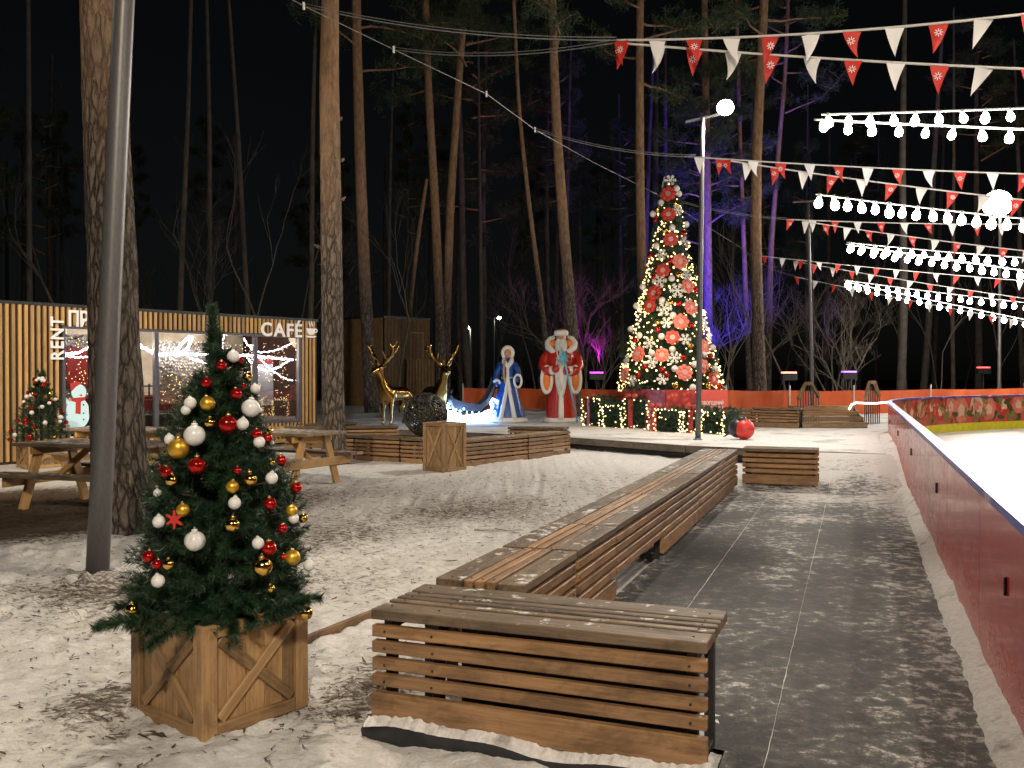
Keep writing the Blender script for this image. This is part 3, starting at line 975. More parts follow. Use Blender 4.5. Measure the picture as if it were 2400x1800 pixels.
# ------------------------------------------------------------------ near crate, fir and baubles
near_c = G(477, 1741); left_c = G(307, 1676); right_c = G(725, 1653)
vr = right_c - near_c
angc = math.atan2(vr.y, vr.x)
CW = .575; CH = .50
crate('large wooden crate with crossed laths holding the nearest decorated fir', near_c, angc, CW, CH)
cc_ = near_c + Vector((math.cos(angc), math.sin(angc), 0)) * CW / 2 + Vector((-math.sin(angc), math.cos(angc), 0)) * CW / 2
TX, TY = cc_.x, cc_.y
Rn = interp([(.40, .40), (.54, .415), (.75, .39), (.95, .355), (1.15, .30), (1.35, .225), (1.52, .155), (1.65, .095), (1.75, .05), (1.93, .03)])
fir = thing('decorated_fir', 'nearest decorated fir growing out of the large crate', 'christmas tree', (TX, TY, .42))
V1, F1 = fir_mesh('fir', Rn, .44, 1.72, 1050, .24, .050, 150, .0034, 3, .12, .12)
rg = np.random.default_rng(5)
ex = []; eo = 0
def extra(pos, dirv, L, nr_, nn, w):
    V, Fc = sprig_arrays(L, nr_, nn, w, rg)
    q = Vector(dirv).to_track_quat('X', 'Z').to_matrix()
    return (np.array(q) @ V.T).T + np.array(pos), Fc
VV = [V1]; FF = [F1]; o_ = len(V1)
r12 = random.Random(31); droop = []
for k in range(46):
    a_ = r12.uniform(0, 6.28); q_ = r12.uniform(.18, .30)
    droop.append(((q_ * math.cos(a_), q_ * math.sin(a_), r12.uniform(.48, .60)), (math.cos(a_ + r12.uniform(-.6, .6)), math.sin(a_ + r12.uniform(-.6, .6)), r12.uniform(-.55, .15)), r12.uniform(.10, .2)))
for pos, d_, L in (((-.03, 0, 1.64), (-.02, 0, 1), .27), ((-.035, -.01, 1.66), (.02, -.03, 1), .26), ((-.02, .01, 1.6), (-.04, .03, 1), .27), ((-.01, 0, 1.55), (.05, -.05, 1), .25), ((-.24, -.32, .52), (-1, -.5, -.1), .2), ((.26, -.2, .5), (1, -.3, .3), .2), ((-.05, -.40, .52), (-.4, -1, -.3), .2), ((-.24, -.26, .54), (-1, -.35, -.25), .20),
                   ((.3, -.25, .52), (.8, -.3, .35), .22)) + tuple(droop):
    Va, Fa = extra(pos, d_, L, .055, 620, .0036)
    VV.append(Va); FF.append(Fa + o_); o_ += len(Va)
V1 = np.concatenate(VV); F1 = np.concatenate(FF)
V1 = V1 - np.array([0, 0, .42])
part('foliage', np_mesh('foliage', V1, F1, M_FIR), None, fir)
mb = MB().tube([(0, 0, -.1), (0, 0, 1.3)], [.022, .008], 8)
part('stem', mb, M_FTRUNK, fir)
# dark inner branches so that the crown is not hollow
mb = MB()
for i in range(90):
    z = rnd.uniform(.05, 1.15); a = i * 2.4; L = Rn(z + .42) * .85
    mb.tube([(0, 0, z), (L * math.cos(a), L * math.sin(a), z + L * .2)], [.006, .003], 4)
part('branches', mb, M_FTRUNK, fir)

def glossy(name, c, rough, metal=0.0, coat=0.0):
    mm = NT(name); f_ = mm.noise(mm.coord(rand=20.0), 6, 3)
    mm.bs(Base_Color=mm.ramp(f_, [(0.3, tuple(x * .85 for x in c)), (0.7, c)]), Roughness=rough, Metallic=metal, Coat_Weight=coat, Coat_Roughness=.05)
    return mm.mat
M_BW = glossy('bauble_white', (0.78, 0.77, 0.75), .42)
M_BWG = glossy('bauble_white_pearl', (0.78, 0.77, 0.76), .2, 0, .4)
M_BR = glossy('bauble_red', (0.55, 0.018, 0.018), .12, .75)
M_BG = glossy('bauble_gold', (0.85, 0.55, 0.14), .12, 1.0)
M_BGM = glossy('bauble_gold_matte', (0.75, 0.44, 0.05), .36, .7)
M_CAP = glossy('bauble_cap_gold', (0.75, 0.58, 0.25), .3, 1.0)

_bm = {}
def bauble(pos, r, kind, label, group, name='bauble', fancy=0, simple=False):
    mat = {'white': M_BW, 'pearl': M_BWG, 'red': M_BR, 'gold': M_BG, 'mgold': M_BGM}[kind]
    key = (kind, fancy, simple)
    if key not in _bm:
        n_, m_ = (10, 7) if simple else (28, 18)
        fn = None
        if fancy == 1: fn = lambda p: 1 + .035 * math.cos(8 * math.atan2(p.y, p.x)) * (1 - abs(p.z))
        if fancy == 2: fn = lambda p: 1 - .12 * max(0, p.z) ** 2 + .05 * math.cos(6 * math.atan2(p.y, p.x)) * max(0, -p.z)
        ball = MB().ball((0, 0, 0), 1.0, n_, m_, fn=fn).mesh('ball', mat)
        cap = None
        if not simple:
            cm = MB().lathe([(.30, .90), (.30, 1.12), (.24, 1.16), (.05, 1.18)], 12)
            cm.tube([(.10 * math.cos(a), 0, 1.26 + .11 * math.sin(a)) for a in np.linspace(0, 6.28, 13)], .025, 5)
            cap = cm.mesh('cap', M_BW if kind in ('white', 'pearl') else M_CAP)
        _bm[key] = (ball, cap)
    ball, cap = _bm[key]
    if cap is None:
        o = link(name, ball, None, pos); o.scale = (r, r, r)
        tag(o, label, 'bauble', group)
        return o
    t = thing(name, label, 'bauble', pos, rnd.uniform(0, 6), group); t.scale = (r, r, r)
    t.rotation_euler = (rnd.uniform(-.15, .15), rnd.uniform(-.15, .15), rnd.uniform(0, 6))
    link('ball', ball, t); link('cap', cap, t)
    return t

Z2 = lambda x, y, r: (x * .3617, 680 + y * .3617, r * .3617)
Z3 = lambda x, y, r: (200 + x * .3917, 1150 + y * .3917, r * .3917)
BL = [('white', Z2(1512, 430, 40), 0), ('red', Z2(1435, 490, 33), 0), ('red', Z2(1555, 455, 24), 0), ('gold', Z2(1605, 560, 30), 1), ('red', Z2(1340, 600, 36), 1),
      ('red', Z2(1580, 622, 17), 0), ('white', Z2(1655, 640, 32), 0), ('red', Z2(1530, 672, 38), 1), ('mgold', Z2(1345, 735, 48), 0), ('white', Z2(1233, 733, 40), 0),
      ('pearl', Z2(1205, 778, 33), 0), ('pearl', Z2(1625, 765, 60), 0), ('white', Z2(1685, 778, 16), 0), ('gold', Z2(1360, 858, 35), 2), ('red', Z2(1475, 870, 60), 1),
      ('white', Z2(1572, 867, 40), 0), ('pearl', Z2(1260, 942, 69), 0), ('mgold', Z2(1158, 1025, 69), 0), ('white', Z2(1098, 968, 34), 0), ('red', Z2(1662, 935, 36), 0),
      ('red', Z2(1735, 958, 31), 0), ('white', Z2(1680, 985, 38), 0), ('white', Z2(1762, 988, 15), 0), ('gold', Z2(1750, 910, 20), 2), ('red', Z2(1275, 1135, 58), 2),
      ('red', Z2(1080, 1180, 38), 0), ('red', Z2(1037, 1150, 16), 0), ('gold', Z2(1115, 1232, 42), 0), ('gold', Z2(1760, 1115, 20), 2), ('red', Z2(1822, 1105, 35), 0),
      ('red', Z2(1538, 1170, 26), 0), ('gold', Z2(1620, 1225, 46), 2), ('mgold', Z2(1505, 1275, 42), 0), ('white', Z2(1760, 1218, 40), 0), ('red', Z2(1920, 1280, 36), 0),
      ('white', Z2(1520, 1380, 41), 0), ('pearl', Z2(1020, 1315, 27), 0), ('red', Z2(1750, 1385, 42), 1), ('mgold', Z2(1185, 1425, 43), 0), ('mgold', Z2(1890, 1430, 38), 0),
      ('pearl', Z2(1903, 1480, 34), 0), ('gold', Z2(1965, 1478, 31), 0), ('white', Z2(1030, 1500, 41), 0), ('gold', Z2(1503, 1520, 50), 2), ('red', Z2(1830, 1545, 31), 0),
      ('pearl', Z2(1262, 1625, 66), 1), ('white', Z2(1672, 1640, 39), 0), ('red', Z3(1098, 345, 46), 0), ('red', Z3(378, 395, 38), 0), ('gold', Z3(500, 440, 35), 1),
      ('white', Z3(435, 540, 40), 0), ('gold', Z3(1060, 455, 59), 0), ('mgold', Z3(1240, 400, 46), 0), ('white', Z3(1338, 448, 35), 0), ('red', Z3(1185, 395, 19), 0),
      ('gold', Z3(1110, 585, 24), 0), ('gold', Z3(280, 712, 39), 0), ('gold', Z3(1318, 732, 43), 0), ('red', Z3(430, 440, 30), 0)]
WORD = {'white': 'matte white', 'pearl': 'pearly white', 'red': 'shiny red', 'gold': 'shiny gold', 'mgold': 'matte gold'}
counts = {}
for kind, (px, py, pr_), fancy in sorted(BL, key=lambda b: b[1][1]):
    p = D(px, py, TY)
    for _ in range(3):
        rz_ = Rn(p.z) * 1.04
        dx = p.x - TX
        yy = TY - math.sqrt(max(rz_ * rz_ - dx * dx, .0)) * 1.0 - .035
        p = D(px, py, yy)
    r_ = pr_ * yy / F
    i = counts.get(kind, 0); counts[kind] = i + 1
    shape = ['', ' ribbed', ' fancy-cut'][fancy]
    bauble(p, r_, kind, f'{WORD[kind]}{shape} bauble, {ordn(i)} {WORD[kind]} one from the top of the nearest fir', 'baubles on the nearest fir', fancy=fancy)
# red snowflake cut from flat board
def snowflake_poly(r, lobes=6, kind=0):
    pts = []
    if kind == 0:
        for k in range(lobes):
            a = 2 * math.pi * k / lobes
            for da, rr in ((-.32, .42), (-.30, .60), (-.16, .62), (-.17, .80), (0, 1.0), (.17, .80), (.16, .62), (.30, .60), (.32, .42)):
                pts.append((r * rr * math.cos(a + da), r * rr * math.sin(a + da)))
    else:
        n_ = lobes * 8
        for k in range(n_):
            a = 2 * math.pi * k / n_
            rr = .78 + .22 * abs(math.cos(lobes * a / 2)) ** .7
            pts.append((r * rr * math.cos(a), r * rr * math.sin(a)))
    return pts
M_RED = plain('red_board', (0.55, 0.035, 0.022), .45, 0, .06)
px, py, pr_ = Z2(1130, 1487, 66)
p = D(px, py, TY); dx = p.x - TX
yy = TY - math.sqrt(max(Rn(p.z) ** 2 - dx * dx, 0)) * 1.05 - .085
p = D(px, py, yy)
mt = Matrix.Rotation(math.pi / 2, 3, 'X') @ Matrix.Rotation(.52, 3, 'Z')
o = link('snowflake_ornament', MB().prism(snowflake_poly(pr_ * yy / F), -.003, .003, 0, Matrix.Rotation(math.pi / 2, 3, 'X') @ Matrix.Rotation(.52, 3, 'Z')).mesh('snowflake_ornament', M_RED), None, p, (0, 0, -.15))
tag(o, 'flat red snowflake on the left side of the nearest fir', 'ornament')

# ------------------------------------------------------------------ lamp post beside the near fir
pb = G(228, 1351)
ptop = D(291, 0, pb.y)
top = pb + (ptop - pb) * (6.2 / ptop.z)
lamp_post('grey lamp post at the left, just in front of the thick pine', pb, top, .088, .075, arm=(top, top + Vector((.9, -.35, .05))), head=top + Vector((.85, -.33, -.02)), energy=850, aim=(.62, -.15, -1), spot=128, color=WARM)

# tall crate in the middle, with the ring of benches
tc = G(1042, 1107)
tcx = G(1091, 1097); va = math.atan2(tcx.y - tc.y, tcx.x - tc.x)
crate('tall wooden crate with crossed laths among the ring of benches', tc, R(49), .51, .80, name='crate')

# crate and small fir by the cafe wall
wc = Vector((-8.12, 15.75, 0))
crate('small crate under the fir by the slatted wall', wc, R(45), .6, .42)
SX, SY = wc.x, wc.y + .42
Rs = interp([(.40, .55), (.6, .48), (1.0, .33), (1.4, .15), (1.72, .02)])
sf = thing('decorated_fir', 'small decorated fir in a crate beside the slatted wall at the left', 'christmas tree', (SX, SY, .38))
V2, F2 = fir_mesh('fir_s', Rs, .44, 1.66, 300, .3, .06, 80, .006, 9, .15, .2)
part('foliage', np_mesh('foliage', V2 - np.array([0, 0, .38]), F2, M_FIR), None, sf)
part('stem', MB().tube([(0, 0, -.1), (0, 0, 1.25)], [.02, .008], 6), M_FTRUNK, sf)
r3 = random.Random(5); cs = {}
lst = []
for i in range(46):
    z = r3.uniform(.45, 1.55); a = r3.uniform(math.pi, 2 * math.pi) + .3
    lst.append((z, a, r3.choice(['white', 'red', 'gold', 'white', 'red'])))
for z, a, k in sorted(lst, reverse=True):
    i = cs.get(k, 0); cs[k] = i + 1
    rr_ = Rs(z) * .98
    bauble((SX + rr_ * math.cos(a), SY + rr_ * math.sin(a), z), r3.uniform(.028, .04), k, f'tiny {WORD[k]} bauble, {ordn(i)} {WORD[k]} one from the top of the small wall-side fir', 'baubles on the small wall-side fir', simple=True)

# ------------------------------------------------------------------ picnic tables
def picnic(label, c, rz, L=1.8, top_z=.78):
    """x along the table, origin in the middle on the ground"""
    t = thing('picnic_table', label, 'picnic table', (c[0], c[1], 0), rz, 'wooden picnic tables in front of the cafe')
    for k in range(5):
        board('top_plank', t, (0, -.36 + k * .18, top_z - .02), (L, .172, .04), M_WOOD_PT)
    for s in (-1, 1):
        for k in range(2):
            board('seat_plank', t, (0, s * (.62 + k * .15), .43), (L, .142, .04), M_WOOD_PT)
        x = s * (L / 2 - .22)
        for q in (-1, 1):
            mb = MB().bar((x, q * .26, top_z - .045), (x, q * .52, .0), .045, .12, bev=.004, up=(1, 0, 0))
            mb = MB(); a = Vector((x, q * .24, top_z - .05)); b = Vector((x, q * .50, .0))
            mb.bar(a, b, .12, .045, bev=.004, up=(1, 0, 0), ext=.02)
            part('leg', mb, M_WOOD_P, t)
        part('seat_bearer', MB().bar((x + .046 * s, -.74, .345), (x + .046 * s, .74, .345), .045, .12, bev=.004), M_WOOD_P, t)
        part('top_bearer', MB().bar((x - .046 * s, -.42, top_z - .09), (x - .046 * s, .42, top_z - .09), .045, .09, bev=.004), M_WOOD_P, t)
        part('brace', MB().bar((x - .05 * s, 0, .36), (s * .15, 0, top_z - .06), .045, .07, bev=.004), M_WOOD_P, t)
    return t
# right table: axis to the back left
picnic('picnic table right of the nearest fir, its A-frame end lit', (-3.40, 13.62), math.atan2(-.46, .89), 1.8)
picnic('nearest picnic table, partly hidden by the grey lamp post', (-4.98, 11.35), math.atan2(-.40, .91) + .1, 1.8)
picnic('farther left picnic table standing close to the cafe window', (-5.9, 14.3), math.atan2(-.40, .91) - .1, 1.7)
# ================================================================== cafe pavilion
CA = Vector((-9.05, 16.6, 0)); CB = Vector((-4.66, 22.4, 0))
CL = (CB - CA).length; CANG = math.atan2(CB.y - CA.y, CB.x - CA.x)
HT = 2.85
cafe = thing('cafe_pavilion', 'slatted wooden cafe pavilion with a wide lit window', 'building', CA, CANG)
WX0, WX1, WZ0, WZ1 = 1.14, 6.72, .53, 2.45
M_DARKRED = plain('dark_cladding_back', (0.055, 0.022, 0.016), .7)
M_INT = plain('interior_wall', (0.55, 0.50, 0.44), .7, 0, .25, 3)
M_FRAME = plain('window_frame', (0.10, 0.10, 0.13), .4)
X0 = -1.4
mb = MB()
mb.box(((X0 + WX0) / 2, .03, HT / 2), (WX0 - X0, .06, HT)); mb.box(((WX1 + CL) / 2, .03, HT / 2), (CL - WX1, .06, HT))
mb.box(((WX0 + WX1) / 2, .03, (WZ1 + HT) / 2), (WX1 - WX0, .06, HT - WZ1)); mb.box(((WX0 + WX1) / 2, .03, WZ0 / 2), (WX1 - WX0, .06, WZ0))
part('wall', mb, M_DARKRED, cafe)
mb = MB(); mb.box((X0 + .03, 1.6, HT / 2), (.06, 3.06, HT)); mb.box((CL - .03, 1.6, HT / 2), (.06, 3.06, HT)); mb.box(((X0 + CL) / 2, 3.1, HT / 2), (CL - X0, .06, HT))
part('wall', mb, M_DARKRED, cafe)
part('roof', MB().box(((X0 + CL) / 2, 1.57, HT + .03), (CL - X0 + .06, 3.2, .06)), M_STEEL, cafe)
part('floor', MB().box(((X0 + CL) / 2, 1.57, .06), (CL - X0 - .14, 2.95, .12)), M_WOOD_G, cafe)
mb = MB().box(((WX0 + WX1) / 2, 2.5, 1.4), (WX1 - WX0 + .6, .05, 2.6)); part('back_wall', mb, M_INT, cafe)
sw = .052; pit = .112
x = X0 + .05; i = 0
V_UP = upright(0.0)
while x < CL - .02:
    full = x < WX0 - .03 or x > WX1 + .03
    if full: board('slat', cafe, (x, -.025, HT / 2 + .02), (HT - .04, sw, .045), M_WOOD_K, V_UP)
    else:
        board('slat', cafe, (x, -.025, (WZ1 + .06 + HT) / 2), (HT - WZ1 - .06, sw, .045), M_WOOD_K, V_UP)
        board('slat', cafe, (x, -.025, .27), (.46, sw, .045), M_WOOD_K, V_UP)
    x += pit
# window: frame, mullions, panes
win = part('window', MB().box(((WX0 + WX1) / 2, .0, WZ1 + .025), (WX1 - WX0 + .06, .1, .05)).box(((WX0 + WX1) / 2, .0, WZ0 - .02), (WX1 - WX0 + .06, .1, .05)).box((WX0 - .012, 0, (WZ0 + WZ1) / 2), (.05, .1, WZ1 - WZ0 - .01)).box((WX1 + .012, 0, (WZ0 + WZ1) / 2), (.05, .1, WZ1 - WZ0 - .01)), M_FRAME, cafe)
def wall_x(px):      # cafe local x seen at a pixel column
    k = (px - 1200) / F; u = (CB - CA) / CL
    return (k * CA.y - CA.x) / (u.x - k * u.y)
mul = [wall_x(365), wall_x(598)]
for mx in mul: part('mullion', MB().box((mx, 0, (WZ0 + WZ1) / 2), (.09, .08, WZ1 - WZ0 - .012)), M_FRAME, win)
g = NT('window_glass')
tr = g.new('ShaderNodeBsdfTransparent'); gl = g.new('ShaderNodeBsdfGlossy'); gl.inputs['Roughness'].default_value = .02
tr.inputs['Color'].default_value = (.9, .9, .92, 1)
fr_n = g.new('ShaderNodeFresnel'); fr_n.inputs['IOR'].default_value = 1.5
mx_ = g.new('ShaderNodeMixShader'); g.l.new(g.math('MULTIPLY', fr_n.outputs[0], 1.6, True), mx_.inputs[0]); g.l.new(tr.outputs[0], mx_.inputs[1]); g.l.new(gl.outputs[0], mx_.inputs[2])
g.l.new(mx_.outputs[0], g.out.inputs['Surface']); M_GLASS = g.mat
edges = [WX0 + .016] + mul + [WX1 - .016]
for a, b in zip(edges[:-1], edges[1:]):
    part('pane', MB().box(((a + b) / 2, .012, (WZ0 + WZ1) / 2), (b - a - .1, .008, WZ1 - WZ0 - .02)), M_GLASS, win)
# ceiling light of the room
ce = part('ceiling_lamp', MB().box((4.0, 1.3, 2.6), (3.5, .2, .05), bev=.01), emit('room_lamp', (1, .86, .66), 5), cafe)
lamp_light('room_light', 'POINT', (2.6, 1.2, 2.2), 110, (1, .84, .62), cafe, .2)
lamp_light('room_light', 'POINT', (5.4, 1.2, 2.2), 110, (1, .84, .62), cafe, .2)
# counter and shelves inside
M_SHELF = plain('dark_furniture', (0.05, 0.035, 0.03), .5)
ct = thing('counter', 'dark serving counter seen through the cafe window', 'counter', CA, CANG)
part('counter_body', MB().box((4.0, 1.5, .62), (3.6, .5, 1.0), bev=.01), M_SHELF, ct)
part('counter_top', MB().box((4.0, 1.47, 1.14), (3.7, .6, .04), bev=.008), M_WOOD_K, ct)
rk = thing('skate_rack', 'dark rack with shelves behind the cafe window', 'rack', CA, CANG)
for z in (.75, 1.05, 1.35):
    board('shelf', rk, (3.1, .75, z), (1.5, .3, .03), M_SHELF)
for x_ in (2.36, 2.85, 3.35, 3.84): board('upright', rk, (x_, .75, .75), (1.3, .03, .03), M_SHELF, V_UP)
# posters and pictures on the back wall
M_POST = plain('poster_white', (0.7, 0.69, 0.66), .5, 0, .08, 4); M_POSTR = plain('poster_red', (0.42, 0.03, 0.025), .5)
pz = thing('poster_stand', 'white poster with a red header inside the right pane of the cafe window', 'poster', CA, CANG)
part('sheet', MB().box((5.95, .35, 1.36), (.62, .012, .95)), M_POST, pz)
part('header', MB().box((5.95, .341, 1.93), (.62, .012, .17)), M_POSTR, pz)
part('stand', MB().bar((5.95, .37, .12), (5.95, .37, 2.0), .03, .03, up=(0, 1, 0)), M_STEEL, pz)
o = link('wall_banner', MB().box((1.95, .55, 1.75), (.95, .015, .75), bev=.004).mesh('wall_banner', M_POSTR), None, CA, (0, 0, CANG)); tag(o, 'dark red banner behind the left pane of the cafe window', 'banner')
# glowing dotted lines standing in for bulb reflections in the window
M_LED = emit('reflection_white', (0.95, .93, 1.0), 16); M_FAIRY = emit('fairy_warm', (1.0, .68, .26), 4.5)
def swag(label, pts, r=.016, n=40, sag=0.0, group='glowing lines standing in for bulb reflections in the cafe window'):
    t = thing('reflection_garland', label, 'garland', CA, CANG, group)
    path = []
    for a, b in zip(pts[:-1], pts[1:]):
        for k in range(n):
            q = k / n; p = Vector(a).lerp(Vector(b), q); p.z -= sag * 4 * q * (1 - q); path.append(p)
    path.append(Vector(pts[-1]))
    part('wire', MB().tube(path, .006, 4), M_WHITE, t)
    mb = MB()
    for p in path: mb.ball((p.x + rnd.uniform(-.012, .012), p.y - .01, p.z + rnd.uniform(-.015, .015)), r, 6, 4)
    o = part('reflection_dots', mb, M_LED, t, kind='stuff')
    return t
yg = .10
swag('thick glowing bulb-reflection line along the top of the left pane', [(WX0 + .05, yg, 2.0), (1.7, yg, 2.12), (2.4, yg, 2.25)], .022, 16, .05)
swag('lower glowing bulb-reflection line in the left pane of the cafe window', [(WX0 + .05, yg, 1.93), (2.3, yg, 1.98)], .017, 26, .02)
swag('thickest glowing bulb-reflection line, twisted beside the left mullion', [(2.7, yg, 2.2), (3.1, yg, 2.0), (3.5, yg, 2.02), (3.85, yg, 2.38), (3.95, yg, 2.36), (3.8, yg, 2.1), (3.6, yg, 2.0)], .028, 14, 0)
swag('straight glowing bulb-reflection line across the middle pane', [(3.4, yg, 2.02), (5.2, yg, 2.02)], .022, 55, .0)
swag('sagging glowing bulb-reflection line in the middle pane', [(3.9, yg, 1.95), (4.65, yg, 1.78), (4.72, yg, 2.42)], .016, 22, .03)
swag('straight glowing bulb-reflection line across the right pane', [(5.2, yg, 2.02), (6.62, yg, 1.93)], .022, 44, -.01)
swag('zigzag glowing bulb-reflection line in the right pane', [(5.25, yg, 2.38), (5.65, yg, 2.1), (6.6, yg, 2.32)], .014, 22, .06)
swag('crossing glowing bulb-reflection line falling to the right edge of the window', [(5.45, yg, 2.25), (5.9, yg, 1.78), (6.6, yg, 1.45)], .014, 22, .05)
swag('looped glowing bulb-reflection line low in the right pane', [(5.35, yg, 1.95), (5.9, yg, 1.68), (6.55, yg, 1.95)], .015, 24, .05)
# curtain of warm fairy lights in the room
mb = MB(); r4 = random.Random(3)
for i in range(620):
    xx = r4.choice([r4.uniform(1.3, 2.5), r4.uniform(3.3, 5.1), r4.uniform(3.3, 5.1), r4.uniform(5.3, 6.6)]); zz = r4.uniform(1.0, 2.3)
    mb.ball((xx, r4.uniform(.16, .30), zz), r4.uniform(.006, .011), 5, 3)
o = link('fairy_light_curtain', mb.mesh('fairy_light_curtain', M_FAIRY), None, CA, (0, 0, CANG), 'stuff', 'curtain of tiny warm fairy lights behind the cafe window')
# foil sheet behind the fairy lights, creased
m = NT('foil'); v = m.coord(); ff = m.voro(v, 16)
m.bs(Base_Color=m.ramp(m.noise(v, 3, 5), [(0.3, (0.22, 0.19, 0.15)), (0.7, (0.55, 0.50, 0.42))]), Roughness=.28, Metallic=.6); m.bump(ff, .7, .03)
o = link('foil_curtain', MB().box((4.2, .42, 1.62), (1.75, .01, 1.3)).box((1.8, .62, 1.75), (1.25, .01, 1.25)).mesh('foil_curtain', m.mat), None, CA, (0, 0, CANG))
tag(o, 'creased silvery foil curtain behind the cafe window', 'curtain')
# snowman printed on the left pane (flat print on glass, backlight put in as a faint glow)
sn = thing('snowman_sticker', 'pale blue snowman sticker with red scarf on the left cafe pane', 'sticker', CA, CANG)
M_SNB = NT('sticker_pale_glow'); M_SNB.bs(Base_Color=(.62, .82, .86, 1), Roughness=.5, Emission_Color=(.45, .75, .82, 1), Emission_Strength=.28); M_SNB = M_SNB.mat
M_SNR = plain('sticker_red', (0.6, 0.04, 0.03), .5); M_SNK = plain('sticker_black', (0.03, 0.05, 0.06), .5)
def ell(cx, cz, rx, rz_, n=26): return [(cx + rx * math.cos(6.2832 * k / n), cz + rz_ * math.sin(6.2832 * k / n)) for k in range(n)]
def decal(name, poly, mat, dy, par=sn):
    mt_ = Matrix(((1, 0, 0), (0, 0, -1), (0, 1, 0)))        # x,z -> wall plane
    return part(name, MB().prism(poly, .0 + dy, .0015 + dy, 0, mt_), mat, par)
sx = wall_x(182)
decal('body', ell(sx, .86, .235, .30), M_SNB, .0); decal('head', ell(sx + .02, 1.26, .145, .15), M_SNB, .002)
decal('snow_mound', [(sx - .22, .55), (sx + .5, .55), (sx + .48, .68), (sx + .25, .62), (sx + .05, .585), (sx - .15, .62)], M_SNB, .002)
decal('hat', [(sx - .13, 1.27), (sx - .15, 1.42), (sx - .02, 1.47), (sx + .06, 1.42), (sx - .04, 1.36)], M_SNR, .005)
decal('scarf', [(sx - .12, 1.15), (sx + .15, 1.17), (sx + .15, 1.11), (sx + .06, 1.08), (sx + .05, .84), (sx - .05, .86), (sx - .04, 1.07), (sx - .13, 1.1)], M_SNR, .005)
decal('mouth', ell(sx + .06, 1.20, .03, .016, 12), M_SNR, .005)
for zz in (1.02, .86, .74): decal('button', ell(sx + .11, zz, .016, .017, 10), M_SNK, .005)
decal('arm', [(sx + .18, 1.0), (sx + .33, .86), (sx + .27, .8), (sx + .15, .9)], M_SNB, .003)
decal('arm', [(sx - .18, 1.0), (sx - .26, 1.12), (sx - .23, 1.17), (sx - .13, 1.04)], M_SNB, .003)

# lettering
def glyph_mesh(ch, size, depth):
    cu = bpy.data.curves.new('glyph', 'FONT'); cu.body = ch; cu.size = size; cu.extrude = depth; cu.resolution_u = 3
    cu.offset = size * .022
    ob = bpy.data.objects.new('glyph', cu); col.objects.link(ob)
    dg = bpy.context.evaluated_depsgraph_get(); dg.update()
    me = bpy.data.meshes.new_from_object(ob.evaluated_get(dg))
    bpy.data.objects.remove(ob); return me
M_SIGN = NT('sign_white'); M_SIGN.bs(Base_Color=(.8, .76, .72, 1), Roughness=.45, Emission_Color=(1, .9, .85, 1), Emission_Strength=.22); M_SIGN = M_SIGN.mat
def lettering(label, text, origin, ang, size, up=False, track=1.06, dep=.012, mat=None, name='sign_lettering', width=None):
    """origin: left foot of the text on the wall (world); vertical text reads upwards"""
    t = thing(name, label, 'sign', origin, ang)
    meshes = []; x = 0; adv = []
    for ch in text:
        if ch == ' ': adv.append((None, x)); x += size * .3; continue
        me_ = glyph_mesh(ch, size, dep); me_.materials.clear(); me_.materials.append(mat or M_SIGN)
        xs = [vv.co.x for vv in me_.vertices]; w_ = max(xs) - min(xs)
        me_.transform(Matrix.Translation((-min(xs), 0, 0)))
        adv.append((me_, x)); x += w_ + size * .11 * track
    total = x - size * .11 * track
    k = 1.0 if width is None else width / total
    for me_, xx in adv:
        if me_ is None: continue
        o = link('letter', me_, t)
        if up:
            o.rotation_euler = Matrix(((0, -1, 0), (0, 0, -1), (1, 0, 0))).to_euler(); o.location = (0, 0, xx * k)
        else:
            o.rotation_euler = (math.pi / 2, 0, 0); o.location = (xx * k, 0, 0)
        o.scale = (k, 1, 1)
    return t
def on_wall(lx, z, out=.075):
    u = (CB - CA) / CL; n_ = Vector((u.y, -u.x, 0))
    return CA + u * lx + n_ * out + Vector((0, 0, z))
s0 = wall_x(157)
lettering('white Cyrillic sign above the left part of the cafe window', 'ПРОКАТ', on_wall(s0, 2.50), CANG, .40, width=wall_x(311) - s0)
lettering('white RENT sign running up the slats left of the window', 'RENT', on_wall(wall_x(144), 1.87), CANG, .34, up=True, width=.79)
s1 = wall_x(607)
lettering('white CAFÉ sign above the right part of the window', 'CAFÉ', on_wall(s1, 2.465), CANG, .43, width=wall_x(703) - s1)
cup = thing('cup_sign', 'white coffee cup symbol right of the cafe sign', 'sign', on_wall(wall_x(713), 2.46), CANG)
def flat(name, poly, par, dy=0.0, mat=None, th=.012):
    return part(name, MB().prism(poly, -dy - th, -dy, 0, Matrix(((1, 0, 0), (0, 0, 1), (0, 1, 0)))), mat or M_SIGN, par)
flat('bowl', [(.0, .22), (.02, .13), (.08, .07), (.2, .07), (.26, .13), (.28, .22)], cup)
flat('saucer', [(-.02, .03), (.06, .0), (.22, .0), (.30, .03), (.30, .045), (-.02, .045)], cup)
part('handle', MB().tube([(.28 + .05 * math.sin(a), 0, .17 - .045 * math.cos(a)) for a in np.linspace(0, math.pi, 8)], .012, 6), M_SIGN, cup)
for xx in (.10, .17): part('steam', MB().tube([(xx + .015 * math.sin(k * 1.2), 0, .25 + k * .03) for k in range(6)], [.004, .012, .014, .012, .01, .004], 6), M_SIGN, cup)
